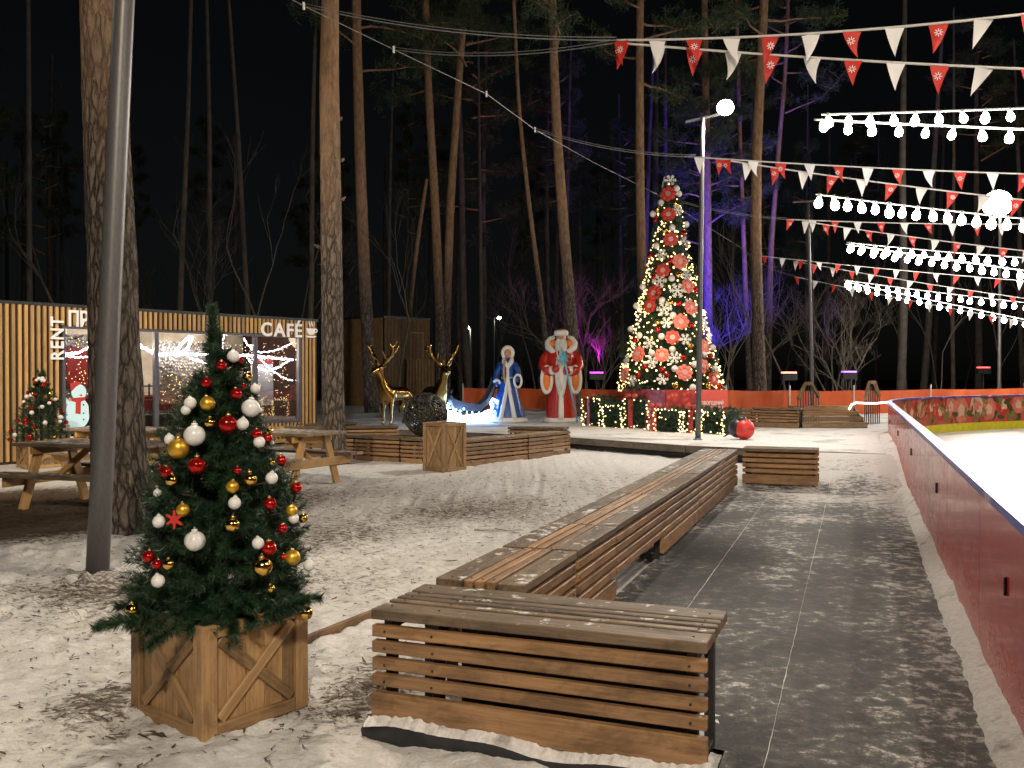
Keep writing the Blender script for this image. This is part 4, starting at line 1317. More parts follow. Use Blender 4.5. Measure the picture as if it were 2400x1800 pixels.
# low wooden terrace edge in front of the window
ter = thing('terrace_edge', 'low picket edge in front of the cafe window', 'fence', on_wall(2.6, 0, .55), CANG)
for k in range(34): board('picket', ter, (k * .118, 0, .33), (.22, .07, .025), M_WOOD_K, V_UP)
board('rail', ter, (1.95, -.03, .26), (4.1, .03, .09), M_WOOD_K); board('rail', ter, (1.95, -.03, .12), (4.1, .03, .08), M_WOOD_K)
bench_between((on_wall(6.4, 0, .75).x, on_wall(6.4, 0, .75).y), (on_wall(7.9, 0, .75).x, on_wall(7.9, 0, .75).y), 'slatted bench under the right corner of the cafe')

# ------------------------------------------------------------------ dark pavilion behind
C0 = Vector((-5.32, 39.0, .25))
kio = thing('slatted_pavilion', 'dark slatted pavilion standing unlit behind the golden deer', 'building', C0)
def clad(a, b, h, mat, z0=0.0):
    a = Vector((*a, 0)); b = Vector((*b, 0)); L = (b - a).length; t_ = (b - a).normalized(); n_ = Vector((t_.y, -t_.x, 0))
    mb = MB(); k = int(L / .075); ang = math.atan2(t_.y, t_.x)
    for i in range(k):
        c = a + t_ * (L * (i + .5) / k) + n_ * .03
        mb.box((c.x, c.y, z0 + h / 2), (.038, .04, h), Matrix.Rotation(ang, 3, 'Z'))
    part('slat_cladding', mb, mat, kio, kind='stuff')
    c = (a + b) / 2 - n_ * .03
    part('wall', MB().box((c.x, c.y, z0 + h / 2 - .01), (L, .05, h - .02), Matrix.Rotation(ang, 3, 'Z')), M_BLACK, kio)
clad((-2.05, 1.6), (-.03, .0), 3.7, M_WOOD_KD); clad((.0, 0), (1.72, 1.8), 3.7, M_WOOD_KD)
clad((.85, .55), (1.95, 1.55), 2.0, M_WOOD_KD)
part('roof', MB().prism([(-2.1, 1.6), (0, -.06), (1.78, 1.8), (-.3, 3.5)], 3.7, 3.78), M_STEEL, kio)
fr_m = MB()
part('door_frame', MB().bar((1.0, .99, .1), (1.0, .99, 3.1), .06, .05, up=(0, 1, 0)).bar((1.5, 1.51, .1), (1.5, 1.51, 3.1), .06, .05, up=(0, 1, 0)).bar((.98, .97, 3.12), (1.52, 1.53, 3.12), .06, .06), M_WOOD_KD, kio)

# ================================================================== trees
m = NT('pine_bark'); 
tc_ = m.new('ShaderNodeTexCoord'); sepz = m.new('ShaderNodeSeparateXYZ'); m.l.new(tc_.outputs['Object'], sepz.inputs[0])
v = m.coord((9, 9, 2.6), rand=30.0)
nz_ = m.noise(v, 1.4, 4, .6); mpv = m.new('ShaderNodeVectorMath', operation='ADD'); m.l.new(v, mpv.inputs[0])
cb = m.new('ShaderNodeCombineXYZ'); m.l.new(nz_, cb.inputs[0]); m.l.new(nz_, cb.inputs[2]); m.l.new(cb.outputs[0], mpv.inputs[1])
edge = m.voro(mpv.outputs[0], 1.5, 'DISTANCE_TO_EDGE'); cellc = m.voro(mpv.outputs[0], 1.5, 'F1', 'Color')
fine = m.noise(m.coord((40, 40, 9), rand=30.0), 1.6, 6, .7)
plate = m.ramp(fine, [(0.3, (0.085, 0.068, 0.055)), (0.55, (0.19, 0.155, 0.125)), (0.75, (0.31, 0.265, 0.215))])
cellg = m.new('ShaderNodeRGBToBW'); m.l.new(cellc, cellg.inputs[0])
plate = m.mix(.45, plate, m.ramp(cellg.outputs[0], [(0.2, 0.45), (0.8, 1.1)]), 'MULTIPLY')
crack = m.ramp(edge, [(0.0, 0.12), (0.16, 1.0)])
low_c = m.mix(.85, plate, crack, 'MULTIPLY')
upc = m.ramp(m.noise(m.coord((6, 6, 2), rand=30.0), 2.0, 6, .65), [(0.3, (0.16, 0.098, 0.06)), (0.55, (0.32, 0.195, 0.115)), (0.75, (0.41, 0.285, 0.185))])
zn = m.math('ADD', sepz.outputs['Z'], m.math('MULTIPLY', nz_, 2.0))
sel = m.ramp(m.math('MULTIPLY', zn, .1), [(0.46, 0.0), (0.78, 1.0)])
m.bs(Base_Color=m.mix(sel, low_c, upc), Roughness=.85, Specular_IOR_Level=.2)
m.bump(m.math('ADD', m.math('MULTIPLY', m.ramp(edge, [(0.0, 0), (0.25, 1)]), m.math('SUBTRACT', 1.15, sel)), m.math('MULTIPLY', fine, .45)), 1.0, .035)
M_BARK = m.mat
M_BARKD = plain('dimmed_bark', (0.07, 0.06, 0.052), .9, 0, .4, 3, .5)  # bark darkened in colour for the dim light of the wood
M_TWIGD = plain('dimmed_twigs', (0.075, 0.062, 0.05), .8, 0, .3, 5)  # sapling copy of the twigs, darkened for the dim light
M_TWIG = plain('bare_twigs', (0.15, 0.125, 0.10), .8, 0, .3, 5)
m = NT('pine_needles'); nn_ = m.noise(m.coord(), 1.2, 3)
m.bs(Base_Color=m.ramp(nn_, [(0.3, (0.02, 0.036, 0.014)), (0.7, (0.06, 0.088, 0.036))]), Roughness=.6); M_NEED = m.mat

def trunk_mesh(path, radii, n=24, rough=.03, seed=0, sub=10, mat=None):
    pts = []; rr = []
    for i in range(len(path) - 1):
        for k in range(sub):
            t = k / sub; pts.append(Vector(path[i]).lerp(Vector(path[i + 1]), t)); rr.append(radii[i] * (1 - t) + radii[i + 1] * t)
    pts.append(Vector(path[-1])); rr.append(radii[-1])
    # soften the polyline
    for _ in range(3):
        pts = [pts[0]] + [(pts[i - 1] + pts[i] * 2 + pts[i + 1]) / 4 for i in range(1, len(pts) - 1)] + [pts[-1]]
    N = len(pts); P = np.array([list(p) for p in pts]); RR = np.array(rr)
    a = np.linspace(0, 2 * np.pi, n, endpoint=False)
    A, I = np.meshgrid(a, np.arange(N))
    Zc = P[I, 2]
    ph = np.round(A / (2 * np.pi) * 7)
    bump = (fbm(np.cos(A) * 5 + 9, np.sin(A) * 5 + Zc * 1.6, seed, 4) - .47) * 2 * rough + (vnoise(np.cos(A) * 11 + 30, np.sin(A) * 11 + Zc * 4.5, seed + 5) - .5) * rough * .8
    r_ = RR[I] * (1 + bump)
    Vt = np.stack([P[I, 0] + r_ * np.cos(A), P[I, 1] + r_ * np.sin(A), Zc], -1).reshape(-1, 3)
    ii = np.arange(N * n).reshape(N, n); j = np.roll(ii, -1, 1)
    Fc = np.stack([ii[:-1].ravel(), j[:-1].ravel(), j[1:].ravel(), ii[1:].ravel()], 1)
    return np_mesh('trunk', Vt, Fc, mat or M_BARK, True)

def crown_mesh(seed, h0, h1, rmax, nb=16, tufts=34):
    """pine crown: limbs plus tufts of long needles, local to the foot"""
    rg = np.random.default_rng(seed); r5 = random.Random(seed)
    limb = MB(); Vn = []; Fn = []; o = 0
    for i in range(nb):
        z = h0 + (h1 - h0) * (i / nb) ** .8; a = i * 2.4 + r5.uniform(-.4, .4)
        L = rmax * (1 - .6 * (i / nb)) * r5.uniform(.5, 1.1)
        p = [Vector((0, 0, z))]; d = Vector((math.cos(a), math.sin(a), r5.uniform(-.15, .4)))
        for k in range(5):
            d = (d + Vector((r5.uniform(-.3, .3), r5.uniform(-.3, .3), r5.uniform(-.25, .25)))).normalized()
            p.append(p[-1] + d * L / 5)
        limb.tube(p, [.05, .04, .03, .02, .014, .008], 5)
        subs = [p[-1], p[-2], p[-3]]
        for q in list(subs):
            for _ in range(3):
                e = q + Vector((r5.uniform(-.7, .7), r5.uniform(-.7, .7), r5.uniform(-.2, .5))) * (L * .3)
                limb.tube([q, (q + e) / 2 + Vector((0, 0, .05)), e], [.012, .008, .004], 4); subs.append(e)
        for q in subs:
            k_ = tufts
            for _ in range(3):
                c = np.array(q) + rg.normal(0, .16, 3)
                dv = rg.normal(size=(k_, 3)); dv[:, 2] += .5; dv /= np.linalg.norm(dv, axis=1)[:, None]
                ln = rg.uniform(.10, .24, k_)[:, None]; sd = np.cross(dv, rg.normal(size=(k_, 3))); sd /= np.linalg.norm(sd, axis=1)[:, None]
                b0 = c + rg.normal(0, .09, (k_, 3))
                Vv = np.stack([b0 + sd * .012, b0 - sd * .012, b0 + dv * ln], 1).reshape(-1, 3)
                Vn.append(Vv); Fn.append(np.arange(3 * k_).reshape(-1, 3) + o); o += 3 * k_
    Vl = np.array([list(p) for p in limb.v]); Fl = []
    for f_ in limb.f:
        for k in range(1, len(f_) - 1): Fl.append((f_[0], f_[k], f_[k + 1]))
    Fl = np.array(Fl); Vn = np.concatenate(Vn); Fn = np.concatenate(Fn)
    me_ = np_mesh('crown', np.concatenate([Vl, Vn]), np.concatenate([Fl, Fn + len(Vl)]), M_BARK)
    me_.materials.append(M_NEED)
    mi = np.zeros(len(Fl) + len(Fn), np.int32); mi[len(Fl):] = 1
    me_.polygons.foreach_set('material_index', mi)
    return me_
CROWNS = [crown_mesh(21 + k, 9.5 + k * 1.1, 17.5 + k, 3.0) for k in range(3)]

def pine(label, path, radii, n=24, rough=.04, seed=0, crown=None, group=None, sub=10, stubs=(), cz=0.0):
    base = Vector(path[0])
    loc = [Vector(p) - base for p in path]
    t = thing('pine_tree', label, 'tree', base, 0, group)
    part('trunk', trunk_mesh(loc, radii, n, rough, seed, sub), None, t)
    if crown is not None:
        top_ = loc[-1]
        b = part('crown', CROWNS[crown], None, t, (top_.x * .8, top_.y * .8, cz), (0, 0, seed * 1.3))
    for z_, a_, L_ in stubs:
        p0 = Vector((np.interp(z_, [p.z for p in loc], [p.x for p in loc]), np.interp(z_, [p.z for p in loc], [p.y for p in loc]), z_))
        d_ = Vector((math.cos(a_), math.sin(a_), .25)); r0 = float(np.interp(z_, [p.z for p in loc], radii))
        part('branch_stub', MB().tube([p0 + d_ * r0 * .7, p0 + d_ * (r0 + L_ * .5), p0 + d_ * (r0 + L_) + Vector((0, 0, .03))], [.045, .03, .014], 7), M_BARK, t)
    return t
# thick pine by the lamp post
yb = 9.7
def P(px, py, d): return D(px, py, d)
b0 = G(290, 1243)
pine('thick rough-barked pine standing right behind the grey lamp post', [(b0.x, yb, -.1), (b0.x, yb, .25), P(280, 1080, yb), P(267, 800, yb), P(262, 600, yb), P(250, 300, yb), P(239, 0, yb), P(225, -700, yb)], [.36, .31, .275, .25, .235, .22, .215, .18], 72, .07, 3, sub=26, crown=1, cz=2)
yb = 16.7
b0 = G(783, 1088)
pine('straight tall pine with orange upper bark between table and crate', [(b0.x, yb, -.1), (b0.x, yb, .3), P(780, 900, yb), P(778, 700, yb), P(776, 450, yb), P(772, 200, yb), P(774, 0, yb), P(772, -700, yb)], [.28, .205, .192, .187, .182, .168, .15, .12], 56, .05, 8, sub=24, stubs=((5.45, .1, .06), (4.75, -.1, .08), (3.9, 3.2, .12), (6.2, .4, .04)), crown=2, cz=3)
def far_pine(label, pts, d, w, grp, crown, seed, cz=0.0, base_z=.2):
    path = [P(x, y, d) for x, y in pts]
    path[0].z = base_z
    rr = [w * (1.15 - .5 * k / (len(pts) - 1)) for k in range(len(pts))]; rr[0] *= 1.15
    return pine(label, path, rr, 16, .05, seed, crown, grp, 6, cz=cz)
GP = 'tall pines lit from the rink'
far_pine('slim leaning pine in front of the dark pavilion', [(872, 965), (862, 800), (852, 600), (843, 350), (837, 120), (834, -60), (830, -500)], 33, .21, GP, 0, 1, 2.5)
far_pine('left one of two pines meeting at the foot behind the deer', [(1037, 935), (1030, 740), (1020, 480), (1006, 250), (998, 60), (994, -300)], 37, .18, GP, 1, 2, 2)
far_pine('right one of two pines meeting at the foot, leaning right', [(1043, 935), (1046, 740), (1057, 450), (1073, 220), (1088, 30), (1105, -300)], 37.6, .17, GP, 2, 3, 2)
far_pine('orange lit pine rising behind the red-robed statue', [(1348, 950), (1340, 750), (1323, 560), (1306, 330), (1298, 150), (1294, -40), (1290, -400)], 30, .17, GP, 0, 4, 2)
far_pine('straight grey pine directly behind the top of the tall fir', [(1512, 900), (1506, 700), (1500, 450), (1499, 200), (1501, -40), (1503, -400)], 33, .165, GP, 1, 5, 1)
far_pine('straight brown pine right of the street lamp', [(1782, 915), (1776, 750), (1771, 560), (1773, 350), (1785, 130), (1793, -40), (1800, -400)], 34, .20, GP, 2, 6, 1)
far_pine('pine catching blue floodlight left of the street lamp post', [(1660, 930), (1659, 700), (1657, 400), (1652, 100), (1648, -200)], 43, .20, GP, 0, 7, -2.2)
far_pine('thin slanting pine lit bright blue right of the street lamp post', [(1758, 930), (1750, 750), (1740, 480), (1732, 250), (1725, -50)], 46, .12, GP, 1, 8, -1.5)
far_pine('thin purple-lit pine behind the bunting', [(1800, 930), (1806, 600), (1822, 380), (1840, 180), (1850, -50)], 48, .13, GP, 2, 9, 3)
far_pine('thin pine standing left of the straight tall pine, far back', [(950, 935), (962, 700), (985, 520), (1000, 420)], 41, .11, GP, None, 10)
far_pine('slender grey pine rising right behind the blue-robed statue', [(1290, 940), (1275, 750), (1240, 480), (1215, 250), (1200, -100)], 35, .09, GP, None, 11, 4)

# bare saplings and shrubs
def bare_mesh(seed, H, spread=.35, levels=4, stems=1, r0=.03, mat=None):
    r6 = random.Random(seed); mb = MB()
    def grow(p, d, L, r, lv):
        pts = [p]; 
        for k in range(4):
            d = (d + Vector((r6.uniform(-1, 1), r6.uniform(-1, 1), r6.uniform(-.5, .7))) * .16).normalized()
            pts.append(pts[-1] + d * L / 4)
        mb.tube(pts, [r, r * .88, r * .76, r * .66, r * .56], 5 if lv < 2 else 3, cap=False)
        if lv >= levels: return
        nb = r6.randint(2, 4)
        for k in range(nb):
            q = pts[r6.choice([2, 3, 4])] if k else pts[4]
            e = (d + Vector((r6.uniform(-1, 1), r6.uniform(-1, 1), r6.uniform(-.2, .8))) * spread * 1.6).normalized()
            grow(q, e, L * r6.uniform(.55, .78), r * .55, lv + 1)
    for s in range(stems):
        grow(Vector((r6.uniform(-.1, .1) * (stems > 1), r6.uniform(-.1, .1) * (stems > 1), 0)), Vector((r6.uniform(-.2, .2) * stems, r6.uniform(-.2, .2) * stems, 1)).normalized(), H * .42, r0, 0)
    return mb.mesh('branches', mat or M_TWIG)
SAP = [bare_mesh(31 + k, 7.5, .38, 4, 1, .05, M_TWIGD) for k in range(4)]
SHR = [bare_mesh(51 + k, 3.4, .6, 5, 3, .03) for k in range(4)]
def sapling(label, x, y, which, sc=1.0, rz=0.0, group=None, shrub=False, z=.2):
    t = link('bare_shrub' if shrub else 'bare_sapling', (SHR if shrub else SAP)[which], None, (x, y, z), (0, 0, rz)); t.scale = (sc, sc, sc)
    return tag(t, label, 'shrub' if shrub else 'tree', group)
p = G(945, 945, .2)
sapling('forked bare sapling in front of the dark pavilion', D(938, 900, 33).x, 33, 0, 1.05, 1.0)
for i, (px, d, w, sc, lab) in enumerate(((1385, 41, 0, 1.35, 'bare shrub lit magenta right of the red-robed statue'), (1372, 43, 1, 1.9, 'taller bare shrub lit dim purple above the magenta one'), (1410, 39, 2, 1.0, 'low bare shrub lit magenta beside the floodlight'),
        (1700, 44, 3, 1.7, 'bare shrub lit blue beside the tall fir'), (1735, 46, 0, 1.8, 'bare shrub lit blue behind the thin blue pine'), (1680, 42, 1, 1.2, 'low bare shrub lit blue at the right edge of the tall fir'),
        (1975, 42, 2, 1.5, 'bare shrub lit purple behind the right pole'), (1950, 46, 3, 1.9, 'taller bare shrub lit dim purple behind the right handrail'), (2000, 40, 1, .9, 'low bare shrub lit violet above the blue floodlight'))):
    sapling(lab, (px - 1200) / F * d, d, w, sc, i * 1.7, 'bare shrubs lit by coloured floodlights', True)
# dark wood behind: individual trunks and saplings
r7 = random.Random(77)
used = []
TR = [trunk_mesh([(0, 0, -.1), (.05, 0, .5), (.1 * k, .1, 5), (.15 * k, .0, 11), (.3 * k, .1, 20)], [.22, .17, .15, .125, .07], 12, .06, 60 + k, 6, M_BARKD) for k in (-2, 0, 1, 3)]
n_f = 0
for i in range(400):
    if n_f >= 60: break
    d = r7.uniform(40, 82); px = r7.uniform(-120, 2520); x = (px - 1200) / F * d
    if px > 2060 and d < 42: continue
    if any(abs(px - q) < 14 for q in used): continue
    if -8.5 < x < -2.2 and d < 44: continue
    used.append(px); n_f += 1
    t = thing('pine_tree', 'thin dark trunk standing in the unlit wood behind', 'tree', (x, d, .0), r7.uniform(0, 6), 'dark pines in the wood behind')
    s_ = r7.uniform(.6, 1.25); t.scale = (s_, s_, 1)
    link('trunk', TR[i % 4], t)
    if i % 2 == 0:
        c_ = r7.randrange(3)
        link('crown', CROWNS[c_], t, (.2, 0, r7.uniform(-2, 2)))
for i in range(46):
    d = r7.uniform(36, 62); px = r7.uniform(-80, 2450)
    if px > 2050 and d < 40: continue
    x = (px - 1200) / F * d
    if -8.5 < x < -2.2 and d < 44: continue
    sapling('bare dark sapling in the unlit wood behind', x, d, r7.randrange(4), r7.uniform(.6, 1.2), r7.uniform(0, 6), 'bare saplings in the wood behind', False, 0)

for i, (px, d, lean) in enumerate(((70, 30, .02), (415, 31, .05), (500, 33, .02), (600, 34, .03), (720, 33, -.02), (905, 44, .03), (1130, 42, -.02))):
    t = thing('pine_tree', f'slender dim trunk, {ordn(i)} from the left of those just behind the cafe and statues', 'tree', ((px - 1200) / F * d, d, 0), i * 1.1, 'slender trunks just behind the lit area')
    t.scale = (.62, .62, .9); t.rotation_euler = (0, lean, i * 1.1)
    link('trunk', TR[i % 4], t)
for i, (px, d, sc) in enumerate(((440, 28, 1.0), (520, 30, 1.15), (640, 29, 1.05), (180, 29, 1.1), (20, 28, 1.0), (690, 34, 1.2))):
    sapling('bare sapling rising dimly above the cafe roof', (px - 1200) / F * d, d, (i + 1) % 4, sc, i * 2.1, 'bare saplings above the cafe roof', False, 0)
# ================================================================== tall lit fir on the deck
BD = 24.3
bt = D(1571, 900, BD); BX, BY = bt.x, BD
Rb = interp([(1.15, 1.36), (1.6, 1.28), (2.5, 1.02), (3.6, .76), (4.8, .50), (5.8, .30), (6.4, .17), (6.75, .05)])
big = thing('decorated_fir', 'tall lit fir hung with red flowers and snowflakes on the deck', 'christmas tree', (BX, BY, .25))
V3, F3 = fir_mesh('fir_b', Rb, 1.15, 6.6, 1000, .55, .13, 80, .014, 17, .12, .1)
part('foliage', np_mesh('foliage', V3 - np.array([0, 0, .25]), F3, M_FIR), None, big)
part('stem', MB().tube([(0, 0, 0), (0, 0, 6.3)], [.12, .02], 10), M_FTRUNK, big)
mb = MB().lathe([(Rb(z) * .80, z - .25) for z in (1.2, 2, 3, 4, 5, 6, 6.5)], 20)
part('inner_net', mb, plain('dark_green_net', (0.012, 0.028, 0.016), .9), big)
# fairy lights wound over it
mb = MB(); r8 = random.Random(4)
for i in range(1150):
    z = 1.15 + 5.5 * (1 - math.sqrt(r8.random())) * .999
    a = r8.uniform(0, 2 * math.pi); rr_ = Rb(z) * r8.uniform(.93, 1.05)
    s_ = r8.uniform(.014, .025)
    mb.ball((rr_ * math.cos(a), rr_ * math.sin(a), z - .25), s_, 6, 4)
o = part('fairy_lights', mb, M_FAIRY, big, kind='stuff', label='warm fairy lights wound over the tall fir')
lamp_light('fairy_glow', 'POINT', (-.6, -1.7, 2.6), 45, (1, .75, .42), big, .5)

def surf(px, py, out=1.0):
    p = D(px, py, BY)
    for _ in range(3):
        rr_ = Rb(p.z) * out; dx = p.x - BX
        if abs(dx) > rr_: dx = math.copysign(rr_, dx)
        p = D(px, py, BY - math.sqrt(max(rr_ * rr_ - dx * dx, 0)))
    return p
M_FLO = plain('flower_ornament_red', (0.55, 0.05, 0.04), .4, 0, .1); M_FLC = plain('flower_ornament_lit_coral', (0.75, 0.19, 0.14), .4, 0, .1)
M_FLAKE = plain('snowflake_white', (0.74, 0.72, 0.68), .5, 0, .06)
ZA = lambda x, y: (1440 + x * .205, 400 + y * .205); ZB = lambda x, y: (1420 + x * .217, 680 + y * .217)
M_FLCEN = plain('flower_centre_pink', (0.66, 0.34, 0.28), .4)
def flower_mesh(mat):
    mb = MB().prism(snowflake_poly(1.0, 8, 1), -.08, .08, 0)
    mb.prism([(.34 * math.cos(k * .524), .34 * math.sin(k * .524)) for k in range(12)], .08, .16, 1)
    for k in range(8):
        a = k * .785; mb.ball((.62 * math.cos(a), .62 * math.sin(a), .09), .2, 8, 5, 0, (1, 1, .4))
    return mb.mesh('flower', [mat, M_FLCEN])
FLM = [flower_mesh(M_FLO), flower_mesh(M_FLC)]
def flake_mesh():
    mb = MB()
    for k in range(6):
        a = k * math.pi / 3; c, s = math.cos(a), math.sin(a)
        mb.bar((0, 0, 0), (c, s, 0), .16, .08)
        for q in (.45, .72):
            for sg in (-1, 1):
                b = a + sg * .9; p0 = Vector((c, s, 0)) * q; mb.bar(p0, p0 + Vector((math.cos(b), math.sin(b), 0)) * .32, .13, .07)
    mb.prism([(.25 * math.cos(k * 1.047), .25 * math.sin(k * 1.047)) for k in range(6)], -.05, .05)
    return mb.mesh('snowflake', M_FLAKE)
FKM = flake_mesh()
def hang(me, name, px, py, r, label, cat, grp):
    p = surf(px, py, 1.06); a = math.atan2(p.y - BY, p.x - BX)
    n_ = Vector((math.cos(a), math.sin(a), .2)).normalized()
    q = n_.to_track_quat('Z', 'Y')
    o = link(name, me, None, p, q.to_euler()); o.scale = (r, r, r)
    tag(o, label, cat, grp)
fl = [ZA(615, 265), ZA(620, 500), ZA(645, 785), ZA(750, 1040), ZA(555, 1140), ZA(840, 1320), ZB(475, 170), ZB(810, 340), ZB(720, 510), ZB(605, 700), ZB(350, 690), ZB(850, 890), ZB(1065, 610), ZB(1160, 960), ZB(920, 190), ZB(1050, 820), ZB(200, 910), ZB(520, 30)]
for i, (x, y) in enumerate(sorted(fl, key=lambda q: q[1])):
    lit = i in (3, 5, 8, 9, 11, 12, 13, 15, 16, 14)  # coral copy of the red flower, its lit look put into the colour
    hang(FLM[1 if lit else 0], 'flower_ornament', x, y, .19 + .02 * (i % 3 == 0), f'{"lit coral" if lit else "red"} flower ornament, {ordn(i)} flower from the top of the tall fir', 'ornament', 'flower ornaments on the tall fir')
fk = [ZA(640, 110), ZA(720, 450), ZA(540, 960), ZA(825, 1190), ZA(515, 1260), ZA(720, 1370), ZB(630, 200), ZB(655, 350), ZB(860, 530), ZB(740, 730), ZB(500, 780), ZB(610, 960), ZB(1065, 350), ZB(285, 980), ZB(470, 570), ZB(220, 760), ZA(800, 810), ZA(560, 130), ZB(900, 150), ZB(1120, 480)]
for i, (x, y) in enumerate(sorted(fk, key=lambda q: q[1])):
    hang(FKM, 'snowflake_ornament', x, y, .15 + .05 * (i in (6, 7, 9)), f'white snowflake ornament, {ordn(i)} snowflake from the top of the tall fir', 'ornament', 'snowflake ornaments on the tall fir')
bb = []
for x, y in (ZA(535, 365), ZA(820, 615), ZA(660, 650), ZA(480, 860), ZA(735, 265), ZA(710, 205), ZA(655, 1230), ZA(325, 1325), ZA(250, 1545), ZA(545, 1480), ZB(330, 170), ZB(725, 270), ZB(270, 420), ZB(360, 490), ZB(600, 500), ZB(720, 640), ZB(745, 850), ZB(495, 680), ZB(1180, 850), ZB(1150, 620), ZB(1060, 700), ZB(940, 1050), ZA(440, 495), ZB(960, 800)): bb.append(('white', x, y))
for x, y in (ZA(470, 560), ZA(790, 715), ZA(640, 1025), ZA(410, 970), ZA(930, 1360), ZA(735, 1520), ZB(790, 145), ZB(925, 380), ZB(835, 730), ZB(415, 830), ZB(655, 920), ZB(1230, 1045), ZB(310, 540), ZB(1130, 710), ZB(350, 920), ZA(455, 1215), ZB(560, 430), ZB(610, 860)): bb.append(('red', x, y))
for x, y in (ZA(580, 680), ZA(735, 1190), ZB(560, 350), ZB(750, 1030), ZB(915, 600), ZB(1105, 1030), ZB(1200, 890), ZB(700, 130), ZA(495, 440), ZA(700, 380)): bb.append(('gold', x, y))
cs = {}
for k, x, y in sorted(bb, key=lambda q: q[2]):
    i = cs.get(k, 0); cs[k] = i + 1
    bauble(surf(x, y, 1.05), {'white': .085, 'red': .075, 'gold': .075}[k], k, f'{WORD[k]} bauble, {ordn(i)} {WORD[k]} one from the top of the tall fir', 'baubles on the tall fir', simple=True)
# printed red panels round its foot
M_PANR = NT('panel_red_print'); _v = M_PANR.coord(); _n = M_PANR.voro(_v, 7); 
M_PANR.bs(Base_Color=M_PANR.ramp(_n, [(0.0, (0.62, 0.2, 0.14)), (0.25, (0.5, 0.05, 0.04)), (0.6, (0.30, 0.03, 0.025))]), Roughness=.4); M_PANR = M_PANR.mat
M_PANC = plain('panel_coral', (0.62, 0.10, 0.075), .4, 0, .05)
sk = thing('tree_base_screen', 'red printed panels standing round the foot of the tall fir', 'screen', (0, 0, .25))
e0 = D(1452, 960, 24.6); e1 = D(1560, 965, 22.2); e2 = D(1706, 968, 22.4); e0.z = e1.z = e2.z = 0
pts = [e0, e0.lerp(e1, .5), e1, e1.lerp(e2, .48), e2]
for i, (a, b) in enumerate(zip(pts[:-1], pts[1:])):
    mb = MB().bar(a + Vector((0, 0, .5)), b + Vector((0, 0, .5)), .03, .96, ext=-.02, bev=.005)
    part('panel', mb, M_PANC if i == 3 else M_PANR, sk)
a, b = pts[3], pts[4]; u_ = (b - a).normalized(); n_ = Vector((u_.y, -u_.x, 0))
org = a + u_ * .08 + n_ * .02
lettering('white two-line Cyrillic lettering on the coral panel under the tall fir', 'НОВОГОДНИЙ', org + Vector((0, 0, .25 + .62)), math.atan2(u_.y, u_.x), .12, width=(b - a).length - .2, dep=.003, mat=M_FLAKE)
lettering('large white word on the second line of the coral panel', 'ПОДАРОК', org + Vector((0, 0, .25 + .46)), math.atan2(u_.y, u_.x), .17, width=(b - a).length - .2, dep=.003, mat=M_FLAKE)

# gift boxes of green garland with lamps and ribbon, in a slanting row
M_RIB = plain('ribbon_red', (0.40, 0.05, 0.045), .4); M_GAR = M_FIR
def gift(label, px0, px1, ybot, h, ribbon, seed):
    a = G(px0, ybot[0], .25); b = G(px1, ybot[1], .25); d = b - a; W_ = d.length; rz = math.atan2(d.y, d.x)
    t = thing('gift_box_decoration', label, 'gift box', a, rz, 'lit garland gift boxes before the tall fir')
    rg = np.random.default_rng(seed); r9 = random.Random(seed); dp = min(W_, .6)
    Vs = []; Fs = []; o = 0
    for i in range(170):
        f_ = r9.choice([0, 0, 0, 1, 2, 3]); u = r9.random(); v_ = r9.random()
        if f_ == 0: pos = (u * W_, 0, v_ * h); dr = (r9.uniform(-1, 1), -.25, r9.uniform(-1, 1))
        elif f_ == 1: pos = (u * W_, v_ * dp, h); dr = (r9.uniform(-1, 1), r9.uniform(-1, 1), .3)
        elif f_ == 2: pos = (0, u * dp, v_ * h); dr = (-.3, r9.uniform(-1, 1), r9.uniform(-1, 1))
        else: pos = (W_, u * dp, v_ * h); dr = (.3, r9.uniform(-1, 1), r9.uniform(-1, 1))
        V, Fc = sprig_arrays(.18, .06, 36, .010, rg)
        q = np.array(Vector(dr).to_track_quat('X', 'Z').to_matrix())
        Vs.append((q @ V.T).T + np.array(pos)); Fs.append(Fc + o); o += len(V)
    part('garland', np_mesh('garland', np.concatenate(Vs), np.concatenate(Fs), M_GAR), None, t)
    part('core', MB().box((W_ / 2, dp / 2, h / 2), (W_ - .06, dp - .06, h - .04)), MATS['dark_green_net'], t)
    mb = MB()
    for xx in (.04, W_ - .04):
        for k in range(9): mb.ball((xx + r9.uniform(-.05, .05), -.07, h * (k + .4) / 9 + r9.uniform(-.02, .02)), r9.uniform(.014, .024), 7, 5)
    for k in range(8): mb.ball((W_ * (k + .5) / 8, -.07 + r9.uniform(-.02, .02), r9.choice([.03, h - .03]) + r9.uniform(-.05, .05)), r9.uniform(.012, .022), 7, 5)
    for k in range(4): mb.ball((r9.uniform(.05, W_ - .05), -.08, r9.uniform(.1, h)), r9.uniform(.012, .02), 7, 5)
    part('lamps', mb, M_FAIRY, t, kind='stuff')
    if ribbon:
        part('ribbon', MB().box((W_ * ribbon, -.06, h / 2), (.13, .02, h)).box((W_ * ribbon, dp / 2 - .03, h + .03), (.13, dp, .02)), M_RIB, t)
        part('bow', MB().ball((W_ * ribbon - .1, -.02, h + .09), .1, 10, 7, 0, (1.1, .6, .6)).ball((W_ * ribbon + .1, -.02, h + .09), .1, 10, 7, 0, (1.1, .6, .6)), M_RIB, t)
    return t
GB = [(1368, 1412, (996, 1000), .72, .36), (1414, 1462, (1001, 1003), .56, 0), (1464, 1526, (1003, 1006), .72, .28), (1534, 1600, (1011, 1014), .52, .03), (1603, 1642, (1014, 1016), .52, .5), (1646, 1703, (1016, 1019), .52, 0)]
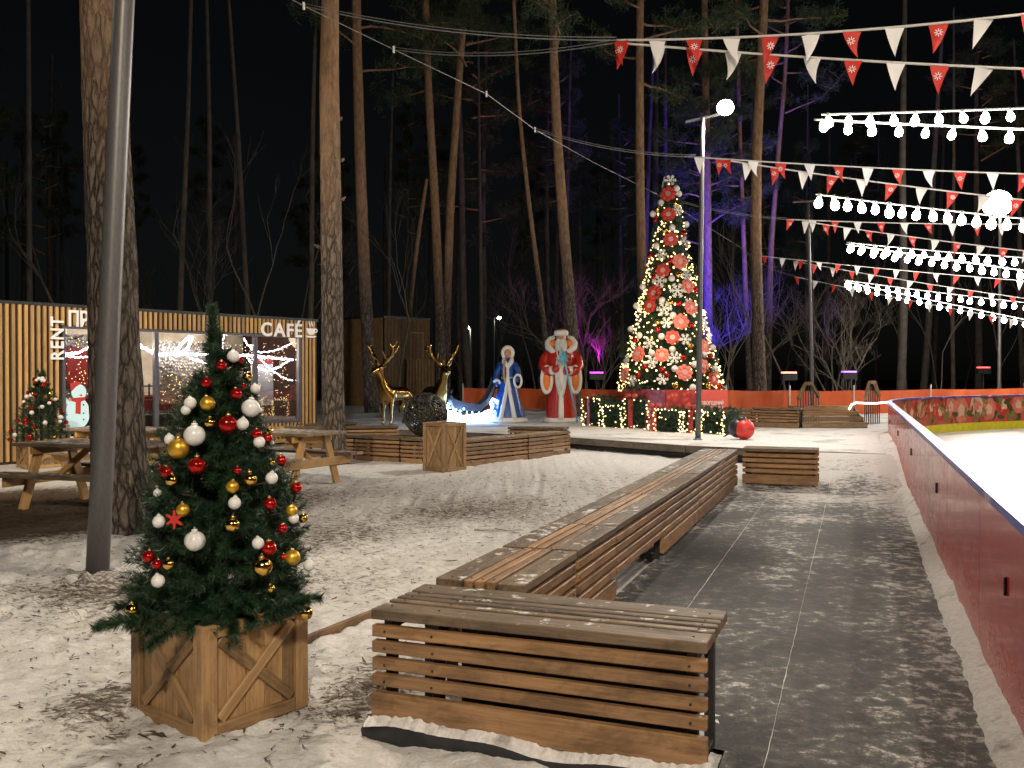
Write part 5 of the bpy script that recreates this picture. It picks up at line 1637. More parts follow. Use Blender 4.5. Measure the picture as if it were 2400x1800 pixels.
for i, g_ in enumerate(GB):
    gift(f'garland gift box with warm lamps, {ordn(i)} from the left before the tall fir', *g_, 100 + i)

# ================================================================== statues
M_ROBE_R = NT('statue_red'); _v = M_ROBE_R.coord(); _n = M_ROBE_R.noise(_v, 6, 5)
M_ROBE_R.bs(Base_Color=M_ROBE_R.ramp(_n, [(0.3, (0.33, 0.012, 0.008)), (0.7, (0.48, 0.03, 0.012))]), Roughness=.3, Coat_Weight=.3); M_ROBE_R.bump(_n, .2, .02); M_ROBE_R = M_ROBE_R.mat
M_ORANGE = plain('statue_orange', (0.72, 0.20, 0.03), .4); M_FUR = NT('statue_fur'); _n = M_FUR.noise(M_FUR.coord(), 22, 4)
M_FUR.bs(Base_Color=(.74, .71, .67, 1), Roughness=.55); M_FUR.bump(_n, .8, .03); M_FUR = M_FUR.mat
M_BEARD = NT('statue_beard'); _n = M_BEARD.noise(M_BEARD.coord((16, 16, 3)), 2, 4)
M_BEARD.bs(Base_Color=(.74, .73, .71, 1), Roughness=.5); M_BEARD.bump(_n, 1.0, .04); M_BEARD = M_BEARD.mat
M_SKIN = plain('statue_skin', (0.52, 0.27, 0.18), .5); M_BLUE_R = NT('statue_blue'); _n = M_BLUE_R.noise(M_BLUE_R.coord(), 9, 4)
M_BLUE_R.bs(Base_Color=M_BLUE_R.ramp(_n, [(0.3, (0.008, 0.04, 0.20)), (0.7, (0.02, 0.09, 0.36))]), Roughness=.28, Coat_Weight=.4); M_BLUE_R.bump(_n, .15, .02); M_BLUE_R = M_BLUE_R.mat
M_STAFF = plain('statue_staff_blue', (0.12, 0.42, 0.58), .35); M_HAIR = plain('statue_braid', (0.42, 0.25, 0.08), .45)
M_DARKL = plain('statue_features', (0.05, 0.03, 0.025), .5)
def strip_on(mb, pts, w, th=.03, mi=0): mb.tube(pts, w, 8, mi); return mb
# red-robed bearded statue ------------------------------------------------
sp = G(1315, 990, .25)
st = thing('statue', 'statue of a white-bearded man in a red fur-trimmed robe holding a blue staff', 'statue', sp, math.atan2(-sp.y, -sp.x) + math.pi / 2)
st.scale = (.9, .9, 1.0)
fold = lambda a, z: 1 + .035 * math.cos(9 * a) * max(0, (1.4 - z)) / 1.4
part('robe', MB().lathe([(.50, .06), (.48, .2), (.46, .5), (.42, .9), (.40, 1.2), (.43, 1.5), (.46, 1.75), (.44, 1.92), (.34, 2.06), (.16, 2.18)], 48, fn=lambda a, z: fold(a, z) * (1 - .12 * abs(math.sin(a)))), M_ROBE_R, st)
part('hem_fur', MB().lathe([(.50, .0), (.55, .03), (.55, .10), (.50, .14)], 40, fn=lambda a, z: (1 + .03 * math.sin(13 * a)) * (1 - .10 * abs(math.sin(a)))), M_FUR, st)
part('front_fur', MB().tube([(.0, -.40, 1.3), (.0, -.43, .8), (.0, -.47, .3), (.0, -.49, .1)], [.05, .07, .09, .09], 10), M_FUR, st)
# collar: thick fur rolls spreading over the shoulders
for s in (-1, 1):
    part('collar', MB().tube([(s * .10, -.26, 1.92), (s * .26, -.24, 1.99), (s * .40, -.10, 2.10), (s * .42, .04, 2.22), (s * .34, .12, 2.34), (s * .2, .14, 2.40)], [.06, .085, .095, .095, .08, .05], 12), M_FUR, st)
    part('collar_lining', MB().ball((s * .26, .03, 2.16), .17, 14, 9, 0, (1, .6, .9)), M_ORANGE, st)
    arm_ = MB().tube([(s * .36, .02, 1.98), (s * .50, -.02, 1.78), (s * .54, -.10, 1.58), (s * .46, -.26, 1.44), (s * .30, -.40, 1.42)], [.13, .16, .17, .15, .12], 14)
    part('arm', arm_, M_ROBE_R, st)
    part('hanging_sleeve', MB().ball((s * .44, -.24, 1.20), .24, 16, 12, 0, (.62, .55, 1.45)), M_ORANGE, st)
    part('sleeve_fur', MB().tube([(s * .44 + .155 * math.cos(a), -.30 - .06 * math.sin(a) * 0, 1.20 + .36 * math.sin(a)) for a in np.linspace(0, 6.283, 26)[:-1]], .055, 8, closed=True), M_FUR, st)
    part('cuff', MB().ball((s * .27, -.40, 1.45), .14, 14, 10, 0, (1, .8, .9)), M_FUR, st)
    part('mitten', MB().ball((s * .17, -.50, 1.46 - .03 * s), .115, 14, 10, 0, (1.1, .9, .9)).ball((s * .11, -.55, 1.53 - .03 * s), .045, 8, 6, 0, (1, 1, 1.4)), M_ROBE_R, st)
part('head', MB().ball((0, -.06, 2.36), .165, 20, 14, 0, (.92, .95, 1.1)).ball((0, -.225, 2.36), .032, 8, 6, 0, (.8, 1, 1.2)).ball((.06, -.20, 2.345), .04, 8, 6).ball((-.06, -.20, 2.345), .04, 8, 6), M_SKIN, st)
for s in (-1, 1):
    part('eye', MB().ball((s * .055, -.205, 2.40), .014, 6, 5), M_DARKL, st)
    part('eyebrow', MB().tube([(s * .025, -.21, 2.425), (s * .06, -.215, 2.437), (s * .095, -.195, 2.42)], .014, 6), M_BEARD, st)
bp = []
rows_ = [(2.31, .10, -.14), (2.24, .17, -.20), (2.1, .19, -.25), (1.9, .185, -.30), (1.65, .17, -.36), (1.35, .19, -.43), (1.1, .17, -.45), (.85, .11, -.46), (.66, .03, -.455)]
vs = []; fs = []
for z, w, y in rows_:
    for k in range(13):
        a = math.pi * k / 12; wob = .02 * math.sin(k * 2.3 + z * 17)
        vs.append((math.cos(a) * w * (1 + wob * 3), y - math.sin(a) * .10 + .03 + wob, z + .03 * math.sin(k * 1.7)))
for i in range(len(rows_) - 1):
    for k in range(12): fs.append((i * 13 + k, i * 13 + k + 1, i * 13 + 14 + k, i * 13 + 13 + k))
part('beard', MB().add(vs, fs, 0, True).ball((.07, -.22, 2.30), .05, 8, 6, 0, (1.5, .6, .6)).ball((-.07, -.22, 2.30), .05, 8, 6, 0, (1.5, .6, .6)), M_BEARD, st)
mb = MB(); r13 = random.Random(6)
for k in range(26):
    x0 = r13.uniform(-.15, .15); zt = r13.uniform(1.5, 2.25); ln = r13.uniform(.3, .75) * (1 - abs(x0) * 2)
    pts_ = []
    for q in range(7):
        t_ = q / 6; z_ = zt - ln * t_; yb_ = float(np.interp(z_, [.66, .85, 1.1, 1.35, 1.65, 1.9, 2.1, 2.25], [-.455, -.46, -.45, -.43, -.36, -.30, -.25, -.2]))
        pts_.append((x0 * (1 - .4 * t_) + .02 * math.sin(t_ * 9 + k), yb_ - .08 * math.sqrt(max(0, 1 - (x0 / .19) ** 2)), z_))
    mb.tube(pts_, [.012, .022, .024, .022, .02, .014, .004], 6)
part('beard_locks', mb, M_BEARD, st)
part('hat_brim', MB().lathe([(.17, 2.41), (.22, 2.43), (.225, 2.54), (.17, 2.58)], 24, (0, -.04, 0)), M_FUR, st)
part('hat', MB().ball((0, -.03, 2.56), .16, 18, 10, 0, (1, 1, .42)), M_ROBE_R, st)
stf = part('staff', MB().tube([(.50, -.58, .03), (.17, -.60, 1.42), (.04, -.56, 1.95), (-.02, -.55, 2.12)], [.028, .028, .025, .008], 10), M_STAFF, st)
mb = MB()
for k in range(6):
    a = k * math.pi / 3 + .3; mb.bar((0, 0, 0), (.17 * math.cos(a), 0, .17 * math.sin(a)), .06, .07)
mb.ball((0, 0, 0), .12, 14, 8, 0, (1, .45, 1))
part('staff_head', mb, M_STAFF, stf, (.075, -.60, 1.80))
# blue-robed statue -------------------------------------------------------
sq = G(1190, 990, .25)
sg_ = thing('statue', 'statue of a woman in a blue robe with white fur trim and braid', 'statue', sq, math.atan2(-sq.y, -sq.x) + math.pi / 2)
part('robe', MB().lathe([(.50, .03), (.46, .2), (.36, .6), (.25, 1.0), (.175, 1.25), (.185, 1.4), (.21, 1.6), (.20, 1.70), (.12, 1.80), (.07, 1.84)], 44, fn=lambda a, z: (1 + .05 * math.cos(11 * a) * max(0, 1 - z)) * (1 - .1 * abs(math.sin(a)))), M_BLUE_R, sg_)
part('hem_fur', MB().lathe([(.50, .0), (.57, .03), (.55, .12), (.48, .15)], 40, fn=lambda a, z: (1 + .02 * math.sin(9 * a)) * (1 - .10 * abs(math.sin(a)))), M_FUR, sg_)
part('belt', MB().lathe([(.183, 1.22), (.19, 1.235), (.19, 1.265), (.183, 1.28)], 30, fn=lambda a, z: 1 - .08 * abs(math.sin(a))), M_STAFF, sg_)
for s in (-1, 1):
    part('front_fur', MB().tube([(s * .01, -.20, 1.62), (s * .012, -.175, 1.25), (s * .05, -.27, .85), (s * .13, -.36, .45), (s * .20, -.44, .08)], [.04, .035, .05, .06, .07], 10), M_FUR, sg_)
    part('collar', MB().tube([(0, -.20, 1.55), (s * .09, -.17, 1.68), (s * .11, -.05, 1.78)], [.05, .07, .06], 10), M_FUR, sg_)
part('arm', MB().tube([(-.18, 0, 1.66), (-.27, -.02, 1.45), (-.33, -.08, 1.25), (-.31, -.2, 1.12)], [.085, .09, .085, .075], 12), M_BLUE_R, sg_)
part('arm', MB().tube([(.18, 0, 1.66), (.27, -.03, 1.48), (.29, -.10, 1.30), (.27, -.22, 1.25)], [.085, .09, .085, .075], 12), M_BLUE_R, sg_)
part('cuff', MB().tube([(.28 + .10 * math.cos(a), -.24, 1.16 + .175 * math.sin(a)) for a in np.linspace(0, 6.283, 22)[:-1]], .035, 8, closed=True), M_FUR, sg_)
part('hand', MB().ball((.27, -.27, 1.2), .06, 10, 8, 0, (.9, .9, 1.3)), M_BLUE_R, sg_)
part('cuff', MB().tube([(-.38, -.20, 1.14), (-.33, -.25, 1.19), (-.25, -.25, 1.17), (-.22, -.2, 1.1)], .04, 8), M_FUR, sg_)
part('hand', MB().ball((-.30, -.25, 1.06), .055, 10, 8), M_BLUE_R, sg_)
part('head', MB().ball((0, -.05, 1.92), .125, 18, 12, 0, (.92, .95, 1.12)).ball((0, -.175, 1.915), .02, 8, 6, 0, (.8, 1, 1.2)), M_SKIN, sg_)
for s in (-1, 1): part('eye', MB().ball((s * .04, -.155, 1.945), .011, 6, 5), M_DARKL, sg_)
part('mouth', MB().ball((0, -.165, 1.865), .018, 8, 5, 0, (1.3, .6, .5)), M_ROBE_R, sg_)
part('hood', MB().tube([(.135 * math.cos(a), -.07 + .03 * math.sin(a), 1.94 + .165 * math.sin(a)) for a in np.linspace(-.9, math.pi + .9, 16)], .055, 10).ball((0, .03, 1.98), .16, 16, 10, 0, (1, .9, 1)), M_FUR, sg_)
mb = MB()
for k in range(12):
    z = 1.72 - k * .052; mb.ball((-.075 - .035 * math.sin(k * .3), -.20 - .01 * (k % 2) - .03 * (k < 8), z), .034, 8, 6, 0, (1, .8, 1.1))
part('braid', mb, M_HAIR, sg_)

# ================================================================== golden deer
M_GOLD = NT('polished_gold'); _n = M_GOLD.noise(M_GOLD.coord(), 4, 4)
M_GOLD.bs(Base_Color=M_GOLD.ramp(_n, [(0.3, (0.34, 0.20, 0.05)), (0.7, (0.58, 0.37, 0.12))]), Metallic=1.0, Roughness=.16); M_GOLD.bump(_n, .15, .05); M_GOLD = M_GOLD.mat
def skin_mesh(name, verts, edges, radii, mat, sub=2):
    me = bpy.data.meshes.new(name); me.from_pydata(verts, edges, []); me.update()
    ob = bpy.data.objects.new(name, me); col.objects.link(ob)
    md = ob.modifiers.new('skin', 'SKIN'); md.use_smooth_shade = True
    for i, r_ in enumerate(radii):
        sv = me.skin_vertices[0].data[i]; sv.radius = (r_, r_) if not hasattr(r_, '__len__') else r_
        sv.use_root = (i == 0)
    sb = ob.modifiers.new('sub', 'SUBSURF'); sb.levels = sub; sb.render_levels = sub
    dg = bpy.context.evaluated_depsgraph_get(); dg.update()
    out = bpy.data.meshes.new_from_object(ob.evaluated_get(dg)); out.name = name
    bpy.data.objects.remove(ob); bpy.data.meshes.remove(me)
    out.materials.clear(); out.materials.append(mat)
    for p_ in out.polygons: p_.use_smooth = True
    return out
# x forward
DV_ = [(0, 0, .78), (.32, 0, .80), (.50, 0, .84), (.60, 0, 1.02), (.68, 0, 1.22), (.74, 0, 1.38), (.84, 0, 1.37), (.98, 0, 1.30),      # 0-7 spine, neck, head, muzzle
       (-.22, 0, .79), (-.36, 0, .76), (-.44, 0, .68),                                                                                # 8-10 rump, tail
       (.42, .12, .62), (.44, .13, .36), (.42, .13, .12), (.45, .13, .02), (.42, -.12, .62), (.44, -.13, .36), (.42, -.13, .12), (.45, -.13, .02),   # front legs 11-18
       (-.30, .13, .60), (-.24, .14, .46), (-.38, .14, .30), (-.34, .14, .10), (-.30, .14, .02), (-.30, -.13, .60), (-.24, -.14, .46), (-.38, -.14, .30), (-.34, -.14, .10), (-.30, -.14, .02),  # hind 19-28
       (.70, .10, 1.44), (.70, -.10, 1.44), (.62, .17, 1.46), (.62, -.17, 1.46)]
DE_ = [(0, 1), (1, 2), (2, 3), (3, 4), (4, 5), (5, 6), (6, 7), (0, 8), (8, 9), (9, 10), (2, 11), (11, 12), (12, 13), (13, 14), (2, 15), (15, 16), (16, 17), (17, 18),
       (9, 19), (19, 20), (20, 21), (21, 22), (22, 23), (9, 24), (24, 25), (25, 26), (26, 27), (27, 28), (5, 29), (29, 31), (5, 30), (30, 32)]
DR_ = [.19, .20, .19, .13, .10, .095, .08, .05, .18, .17, .04, .08, .045, .035, .04, .08, .045, .035, .04, .11, .075, .045, .035, .04, .11, .075, .045, .035, .04, .03, .03, .015, .015]
DEERM = skin_mesh('body', DV_, DE_, DR_, M_GOLD)
def antler(s):
    mb = MB(); main = [(.70, s * .05, 1.45), (.62, s * .16, 1.60), (.58, s * .30, 1.74), (.64, s * .38, 1.90), (.74, s * .38, 2.03)]
    mb.tube(main, [.042, .042, .045, .04, .012], 8)
    mb.tube([main[0], (.86, s * .10, 1.55), (.92, s * .12, 1.66)], [.032, .028, .008], 7)
    mb.tube([main[1], (.74, s * .20, 1.72), (.80, s * .22, 1.82)], [.032, .028, .008], 7)
    mb.tube([main[2], (.52, s * .40, 1.86), (.48, s * .46, 1.98)], [.032, .028, .008], 7)
    mb.tube([main[3], (.56, s * .42, 2.02), (.52, s * .44, 2.10)], [.018, .014, .005], 7)
    return mb.mesh('antler', M_GOLD)
ANT = [antler(1), antler(-1)]
def deer(label, loc, rz, sc=1.0):
    t = thing('deer_figure', label, 'deer', loc, rz, 'golden deer figures'); t.scale = (sc, sc, sc)
    link('body', DEERM, t); link('antler', ANT[0], t); link('antler', ANT[1], t)
    return t
da = G(935, 997, .25); deer('golden deer figure, the left of two, its antlers spread before the pavilion', da, R(-125), 1.06)
db = G(1014, 992, .25); deer('golden deer figure nearer the lit sleigh, partly hidden by the wicker ball', db, R(-60), 1.06)

# wicker ball behind the tall crate
M_WICK = plain('black_wicker', (0.02, 0.018, 0.016), .4)
wb = thing('wicker_ball', 'dark wicker ball resting on the bench behind the tall crate', 'ornament', (-1.60, 17.35, .85))
mb = MB(); r10 = random.Random(9)
for i in range(46):
    n_ = Vector((r10.gauss(0, 1), r10.gauss(0, 1), r10.gauss(0, 1))).normalized(); u = n_.orthogonal().normalized(); w_ = n_.cross(u); h_ = r10.uniform(-.3, .3)
    rr_ = .40 * math.sqrt(1 - h_ * h_) * r10.uniform(.95, 1.03)
    mb.tube([u * rr_ * math.cos(a) + w_ * rr_ * math.sin(a) + n_ * (.4 * h_) for a in np.linspace(0, 6.283, 26)[:-1]], .011, 5, closed=True)
part('weave', mb, M_WICK, wb)
part('deer_reflection_core', MB().ball((.08, .02, .03), .24, 18, 12, fn=lambda p: 1 + .06 * math.sin(9 * p.x) * math.sin(8 * p.z)), M_GOLD, wb)  # added core standing in for the deer's gold seen through the weave

# lit sleigh
M_SLED = plain('sleigh_mesh_dark', (0.05, 0.055, 0.07), .45, .3); M_LEDB = emit('led_blue_white', (0.30, .56, 1.0), 24)
sl0 = G(1065, 992, .25)
sl = thing('sleigh_figure', 'sleigh figure with glowing blue-white runners left of the blue-robed statue', 'sleigh', sl0, R(14))
for y in (0, .75):
    rn = [(-.15, y, .55), (-.22, y, .42), (-.15, y, .22), (.0, y, .08), (.4, y, .04), (.9, y, .10), (1.15, y, .22), (1.25, y, .42), (1.2, y, .60), (1.08, y, .66), (1.02, y, .55), (1.07, y, .45)]
    part('runner', MB().tube(rn, .035, 8), M_LEDB, sl)
    part('rail', MB().tube([(.0, y, .2), (.4, y, .16), (.9, y, .21), (1.15, y, .33)], .02, 6), M_LEDB, sl)
    for x in (.15, .5, .85): part('strut', MB().tube([(x, y, .05), (x, y, .32)], .016, 6), M_LEDB, sl)
mb = MB()
def sheet(pts, y0, y1, th=.02):
    vs = [(x, y, z) for x, z in pts for y in (y0, y1)]; fs = [(2 * i, 2 * i + 1, 2 * i + 3, 2 * i + 2) for i in range(len(pts) - 1)]
    return vs, fs
mb = MB()
prof = [(-.02, .95), (-.10, .7), (.0, .42), (.25, .33), (.75, .33), (.95, .5), (1.12, .85), (1.22, 1.15)]
mb.add(*sheet(prof, .06, .69), 0, True); mb.add(*sheet([(x + .02, z - .03) for x, z in prof], .06, .69), 0, True)
for y in (.06, .69):
    pp = [(x, y, z) for x, z in prof]; pp2 = [(x, y, min(z + .25, .95 - .1 * k if k < 4 else z + .18)) for k, (x, z) in enumerate(prof)]
    mb.add(pp + pp2, [(i, i + 1, i + 1 + len(pp), i + len(pp)) for i in range(len(pp) - 1)], 0, True)
part('seat_shell', mb, M_SLED, sl)
mb = MB(); r11 = random.Random(2)
for i in range(120): 
    mb.ball((r11.gauss(.0, .12), r11.uniform(-.05, .7), max(.05, r11.gauss(.22, .14))), r11.uniform(.012, .03), 6, 4)
part('front_scroll_lamps', mb, M_LEDB, sl, kind='stuff')
lamp_light('sleigh_glow', 'POINT', (.15, -.35, .3), 22, (.25, .5, 1.0), sl, .2)

# bullfinch-like bird figure
bf = G(1737, 1030, .25)
bird = thing('bird_figure', 'round red-breasted bird figure with dark head sitting on the deck', 'figure', bf, R(-28))
M_BRED2 = plain('bird_red', (0.60, 0.035, 0.03), .4, 0, .08); M_BBLK = plain('bird_black', (0.02, 0.022, 0.03), .4)
part('breast', MB().ball((.06, 0, .215), .215, 22, 14, 0, (1, .98, 1.0)), M_BRED2, bird)
part('back', MB().ball((-.07, .0, .23), .20, 20, 12, 0, (.95, .9, 1.0)), M_BBLK, bird)
part('head', MB().ball((.02, 0, .40), .105, 16, 10, 0, (1, 1, .8)).tube([(.10, 0, .39), (.17, 0, .37)], [.03, .006], 8), M_BBLK, bird)
part('snow_cap', MB().ball((.10, .05, .375), .085, 12, 8, 0, (1, 1, .5)), M_FUR, bird)
part('tail', MB().bar((-.2, 0, .15), (-.36, 0, .05), .09, .03, bev=.005), M_BBLK, bird)

# ================================================================== steps with handrails, orange fence
M_WOOD_S = wood('step_wood', (0.42, 0.28, 0.14), (0.22, 0.14, 0.07), .4)
s0 = G(1880, 1003, .25); s1 = G(2035, 1003, .25)
stp = thing('wooden_steps', 'broad wooden steps between two timber handrails at the back of the deck', 'steps', s0, math.atan2(s1.y - s0.y, s1.x - s0.x))
Ls = (s1 - s0).length
for k in range(4):
    board('tread', stp, (Ls / 2, .16 + k * .30, .13 * (k + 1) - .02), (Ls, .31, .045), M_WOOD_S)
    board('riser', stp, (Ls / 2, .02 + k * .30, .13 * k + .055), (Ls - .02, .03, .085), M_WOOD_S)
for x in (.03, Ls - .03):
    part('stringer', MB().prism([(0, 0), (1.2, 0), (1.2, .5), (.9, .5), (0, .1)], -.02, .02, 0, Matrix.Translation((x, .03, 0)).to_3x3().to_4x4() @ Matrix(((0, 0, 1, x), (1, 0, 0, .03), (0, 1, 0, 0), (0, 0, 0, 1)))), M_STEEL, stp)
def handrail(label, px0, px1, ytop, d, zb=.25):
    a = D(px0, 935, d); b = D(px1, 930, d + .6); top_ = D((px0 + px1) / 2, ytop, d + .3)
    t = thing('handrail', label, 'handrail', (a.x, a.y, zb), 0, 'timber handrails at the steps')
    o = Vector((a.x, a.y, zb)); tl = top_ + Vector((-.07, 0, 0)) - o; tr_ = top_ + Vector((.07, 0, 0)) - o
    part('rail', MB().bar(a - o, tl, .07, .09, bev=.008).bar(tl, tr_, .07, .09, bev=.008, ext=.05).bar(tr_, b - o, .07, .09, bev=.008), M_WOOD_S, t)
    for k in range(9):
        q = k / 8; p_ = (a - o).lerp(b - o, q); zt_ = float(np.interp(p_.x, [0, tl.x, tr_.x, (b - o).x], [(a - o).z, tl.z, tr_.z, (b - o).z]))
        part('baluster', MB().tube([(p_.x, p_.y, .02), (p_.x, p_.y, zt_ - .03)], .014, 6), M_STEEL, t)
    return t
handrail('timber handrail at the left side of the wooden steps', 1870, 1919, 899, 24.3)
handrail('timber handrail at the right side of the wooden steps', 2027, 2061, 896, 24.6)

m = NT('orange_net'); v = m.coord((1, 1, 1)); n1 = m.noise(m.coord((1, 1, .2)), 1.2, 4); 
m.bs(Base_Color=m.ramp(n1, [(0.3, (0.62, 0.10, 0.022)), (0.7, (0.85, 0.17, 0.04))]), Roughness=.55)
m.bump(m.noise(m.coord((1, 1, .3)), 2.0, 3), .5, .08); M_NET = m.mat
fen = thing('net_fence', 'orange plastic net fence strung along the back of the deck', 'fence', (0, 0, .25))
fp = [D(1085, 900, 37), D(1200, 900, 36.5), D(1340, 900, 35), D(1500, 900, 33), D(1700, 900, 31.5), D(1850, 900, 31), D(2000, 900, 31), D(2180, 900, 33.5), D(2400, 900, 36), D(2600, 900, 38)]
vs = []; fs = []; M_ = 0
pl = []
for a, b in zip(fp[:-1], fp[1:]):
    for k in range(16): pl.append(a.lerp(b, k / 16))
for i, p_ in enumerate(pl):
    w_ = .05 * math.sin(i * .7) + .03 * math.sin(i * 1.9)
    for j in range(5):
        z = .02 + .80 * j / 4 - .03 * abs(math.sin(i * math.pi / 16)) * (j / 4)
        vs.append((p_.x, p_.y + w_ * math.sin(j * .8), z))
for i in range(len(pl) - 1):
    for j in range(4): fs.append((i * 5 + j, i * 5 + 5 + j, i * 5 + 6 + j, i * 5 + 1 + j))
part('net', MB().add(vs, fs, 0, True), M_NET, fen)
for i, p_ in enumerate(fp): part('post', MB().tube([(p_.x, p_.y - .06, 0), (p_.x, p_.y - .06, .98)], .025, 8), M_WHITE, fen)
# short LED string at the fence near the rink corner
ls = thing('led_rope', 'short bright LED rope hung on the orange fence beside the rink corner', 'garland', (0, 0, 0))
path = [D(1990, 960, 24.2), D(1996, 948, 24.2), D(2006, 944, 24.2), D(2030, 945, 24.3), D(2055, 945, 24.3), D(2078, 943, 24.4)]
part('rope', MB().tube(path, .022, 6), emit('led_rope_white', (1, .85, .75), 10), ls)

# coloured floodlights behind the fence
def flood(label, px, py, d, c, energy, aim, spot=75):
    p_ = D(px, py, d)
    t = thing('floodlight', label, 'floodlight', (p_.x, p_.y, .25), 0, 'coloured floodlights at the edge of the wood')
    part('post', MB().tube([(0, 0, 0), (0, 0, p_.z - .35)], .03, 8), M_STEEL, t)
    part('housing', MB().box((0, 0, p_.z - .42), (.58, .3, .26), bev=.02), M_STEEL, t)
    nm = 'flood_' + label.split()[0]
    part('lens', MB().box((0, 0, p_.z - .255), (.54, .26, .06), bev=.015), emit(nm, c, 3.0), t)
    lamp_light('flood_beam', 'SPOT', (0, .0, p_.z - .15), energy, c, t, .15, spot, .8, aim)
flood('magenta floodlight behind the fence right of the red-robed statue', 1398, 873, 38, (.75, .02, .9), 1500, (-.12, .75, .8), 62)
flood('salmon floodlight behind the fence left of the steps', 1849, 873, 36, (1.0, .30, .18), 200, (.3, .6, 1))
flood('violet-blue floodlight behind the fence near the steps', 1990, 871, 37.5, (.30, .05, 1.0), 2000, (-.2, .9, .8), 60)
flood('red floodlight behind the rink at the right', 2305, 861, 44, (1.0, .03, .03), 700, (.3, .5, 1))
flood('blue floodlight hidden behind the tall fir', 1640, 872, 38, (.06, .03, 1.0), 16000, (.30, 1.0, .9), 66)

# ================================================================== street lamps round the rink
p1 = G(1636, 1031, .25); h1 = D(1700, 252, p1.y)
lamp_post('slim grey street lamp post on the deck before the tall fir, lamp lit', p1, (p1.x + .08, p1.y, 6.85), .058, .045, arm=(D(1606, 286, p1.y), D(1690, 268, p1.y)), head=h1, energy=1950, aim=(-.15, -.55, -1), spot=176, color=NEUT, group='street lamps round the rink', lens_r=.17)
p2 = D(1905, 900, 28); p2.z = .25
lamp_post('slim unlit pole with a cross arm behind the wooden steps', p2, (p2.x - .16, 28, 6.7), .058, .045, arm=(D(1858, 474, 28), D(1920, 470, 28)), group='street lamps round the rink')
p3 = D(2342, 900, 38); p3.z = .25; h3 = D(2338, 478, 38)
lamp_post('far pole carrying the biggest floodlight beyond the rink', p3, (p3.x, 38, 8.4), .07, .05, arm=(h3 + Vector((-.6, 0, .1)), h3 + Vector((.6, 0, .1))), head=h3, energy=4400, aim=(-.35, -1, -.55), spot=140, color=NEUT, group='street lamps round the rink', lens_r=.55)
f1 = D(1104, 885, 60); f1.z = 0
lamp_post('small far lamp post glowing between the deer and the blue-robed statue', f1, (f1.x, 60, D(0, 770, 60).z), .09, .07, arm=(D(1104, 769, 60), D(1093, 768, 60)), head=D(1094, 768, 60), energy=90, aim=(0, -.3, -1), spot=120, lens_r=.16)
f2 = D(1158, 880, 66); f2.z = 0
lamp_post('smaller far lamp post above the head of the blue-robed statue', f2, (f2.x, 66, D(0, 745, 66).z), .06, .05, arm=(D(1158, 746, 66), D(1168, 744, 66)), head=D(1170, 745, 66), energy=60, aim=(0, -.3, -1), spot=120, lens_r=.13)
# lamp posts added out of view, standing in for unseen light sources
q1 = Vector((6.6, .4, 0)); 
lamp_post('added lamp post over the ice, unseen to the right, for its light', q1, (6.6, .4, 6.6), .07, .05, arm=((6.6, .4, 6.55), (6.2, .7, 6.6)), head=(6.2, .75, 6.55), energy=600, aim=(-.75, .55, -1), spot=150, color=WARM, group='street lamps round the rink', lens_r=.14)
q2 = Vector((1.0, -9.0, 0))  # mast added behind the camera to light the foreground
lamp_post('added tall floodlight mast behind the camera, unseen, for its light', q2, (1.0, -9.0, 10.1), .09, .06, arm=((.4, -9.0, 10.0), (1.6, -9.0, 10.0)), head=(1.0, -8.85, 9.95), energy=7600, aim=(-.08, 1, -.58), spot=120, color=WARM, group='street lamps round the rink', lens_r=.3)

q3 = Vector((-7.7, 8.6, 0))  # post added out of view to brighten the cafe front
lamp_post('added lamp post beside the cafe terrace, unseen, lighting the facade', q3, (-7.7, 8.6, 6.4), .07, .05, arm=((-7.7, 8.6, 6.35), (-7.5, 9.1, 6.4)), head=(-7.5, 9.15, 6.35), energy=2300, aim=(.13, 1, -.55), spot=88, color=WARM, group='street lamps round the rink', lens_r=.14)

# ================================================================== bunting and bulb strings over the rink
M_CORD = plain('bunting_cord', (0.6, 0.58, 0.55), .6); M_WIRE = plain('wire', (0.2, 0.2, 0.195), .5)
M_FR = NT('flag_red'); M_FR.bs(Base_Color=(.60, .035, .025, 1), Roughness=.6); _t = M_FR.mat; M_FR = _t
M_FW = NT('flag_white'); M_FW.bs(Base_Color=(.78, .76, .74, 1), Roughness=.6); M_FW = M_FW.mat
FW_, FH_ = .19, .30
def flag_mesh(mat, bend, curl):
    vs = []; fs = []; nrow = 6
    for i in range(nrow + 1):
        t_ = i / nrow; w_ = FW_ * (1 - t_)
        for k in (-1, 0, 1): vs.append((k * w_ / 2 + curl * t_ * t_ * .12, bend * math.sin(t_ * 2.2) * .06 + abs(k) * .012 * bend, -FH_ * t_ * (1 - .15 * abs(curl))))
    for i in range(nrow):
        for k in range(2): fs.append((i * 3 + k, i * 3 + 1 + k, i * 3 + 4 + k, i * 3 + 3 + k))
    return MB().add(vs, fs, 0, True).mesh('flag', mat)
FLAGS = {'r': [flag_mesh(M_FR, b, c) for b, c in ((.6, 0), (-.5, .3), (1, -.4), (.3, .8))], 'w': [flag_mesh(M_FW, b, c) for b, c in ((.6, 0), (-.5, .3), (1, -.4), (.3, .8))]}
star = MB()
for k in range(8):
    a = k * math.pi / 4; star.bar((.012 * math.cos(a), 0, .012 * math.sin(a)), (.042 * math.cos(a), 0, .042 * math.sin(a)), .009, .0015, up=(0, 1, 0))
STAR = star.mesh('star_print', M_FW)
def line_pts(a, b, sag, ext=1.0, n=60, t0=0.0):
    pts = []
    for k in range(n + 1):
        t_ = t0 + (ext - t0) * k / n; p_ = a + (b - a) * t_
        p_.z -= sag * 4 * t_ * (ext - t_) / max(ext * ext, 1e-6)
        pts.append(p_)
    return pts
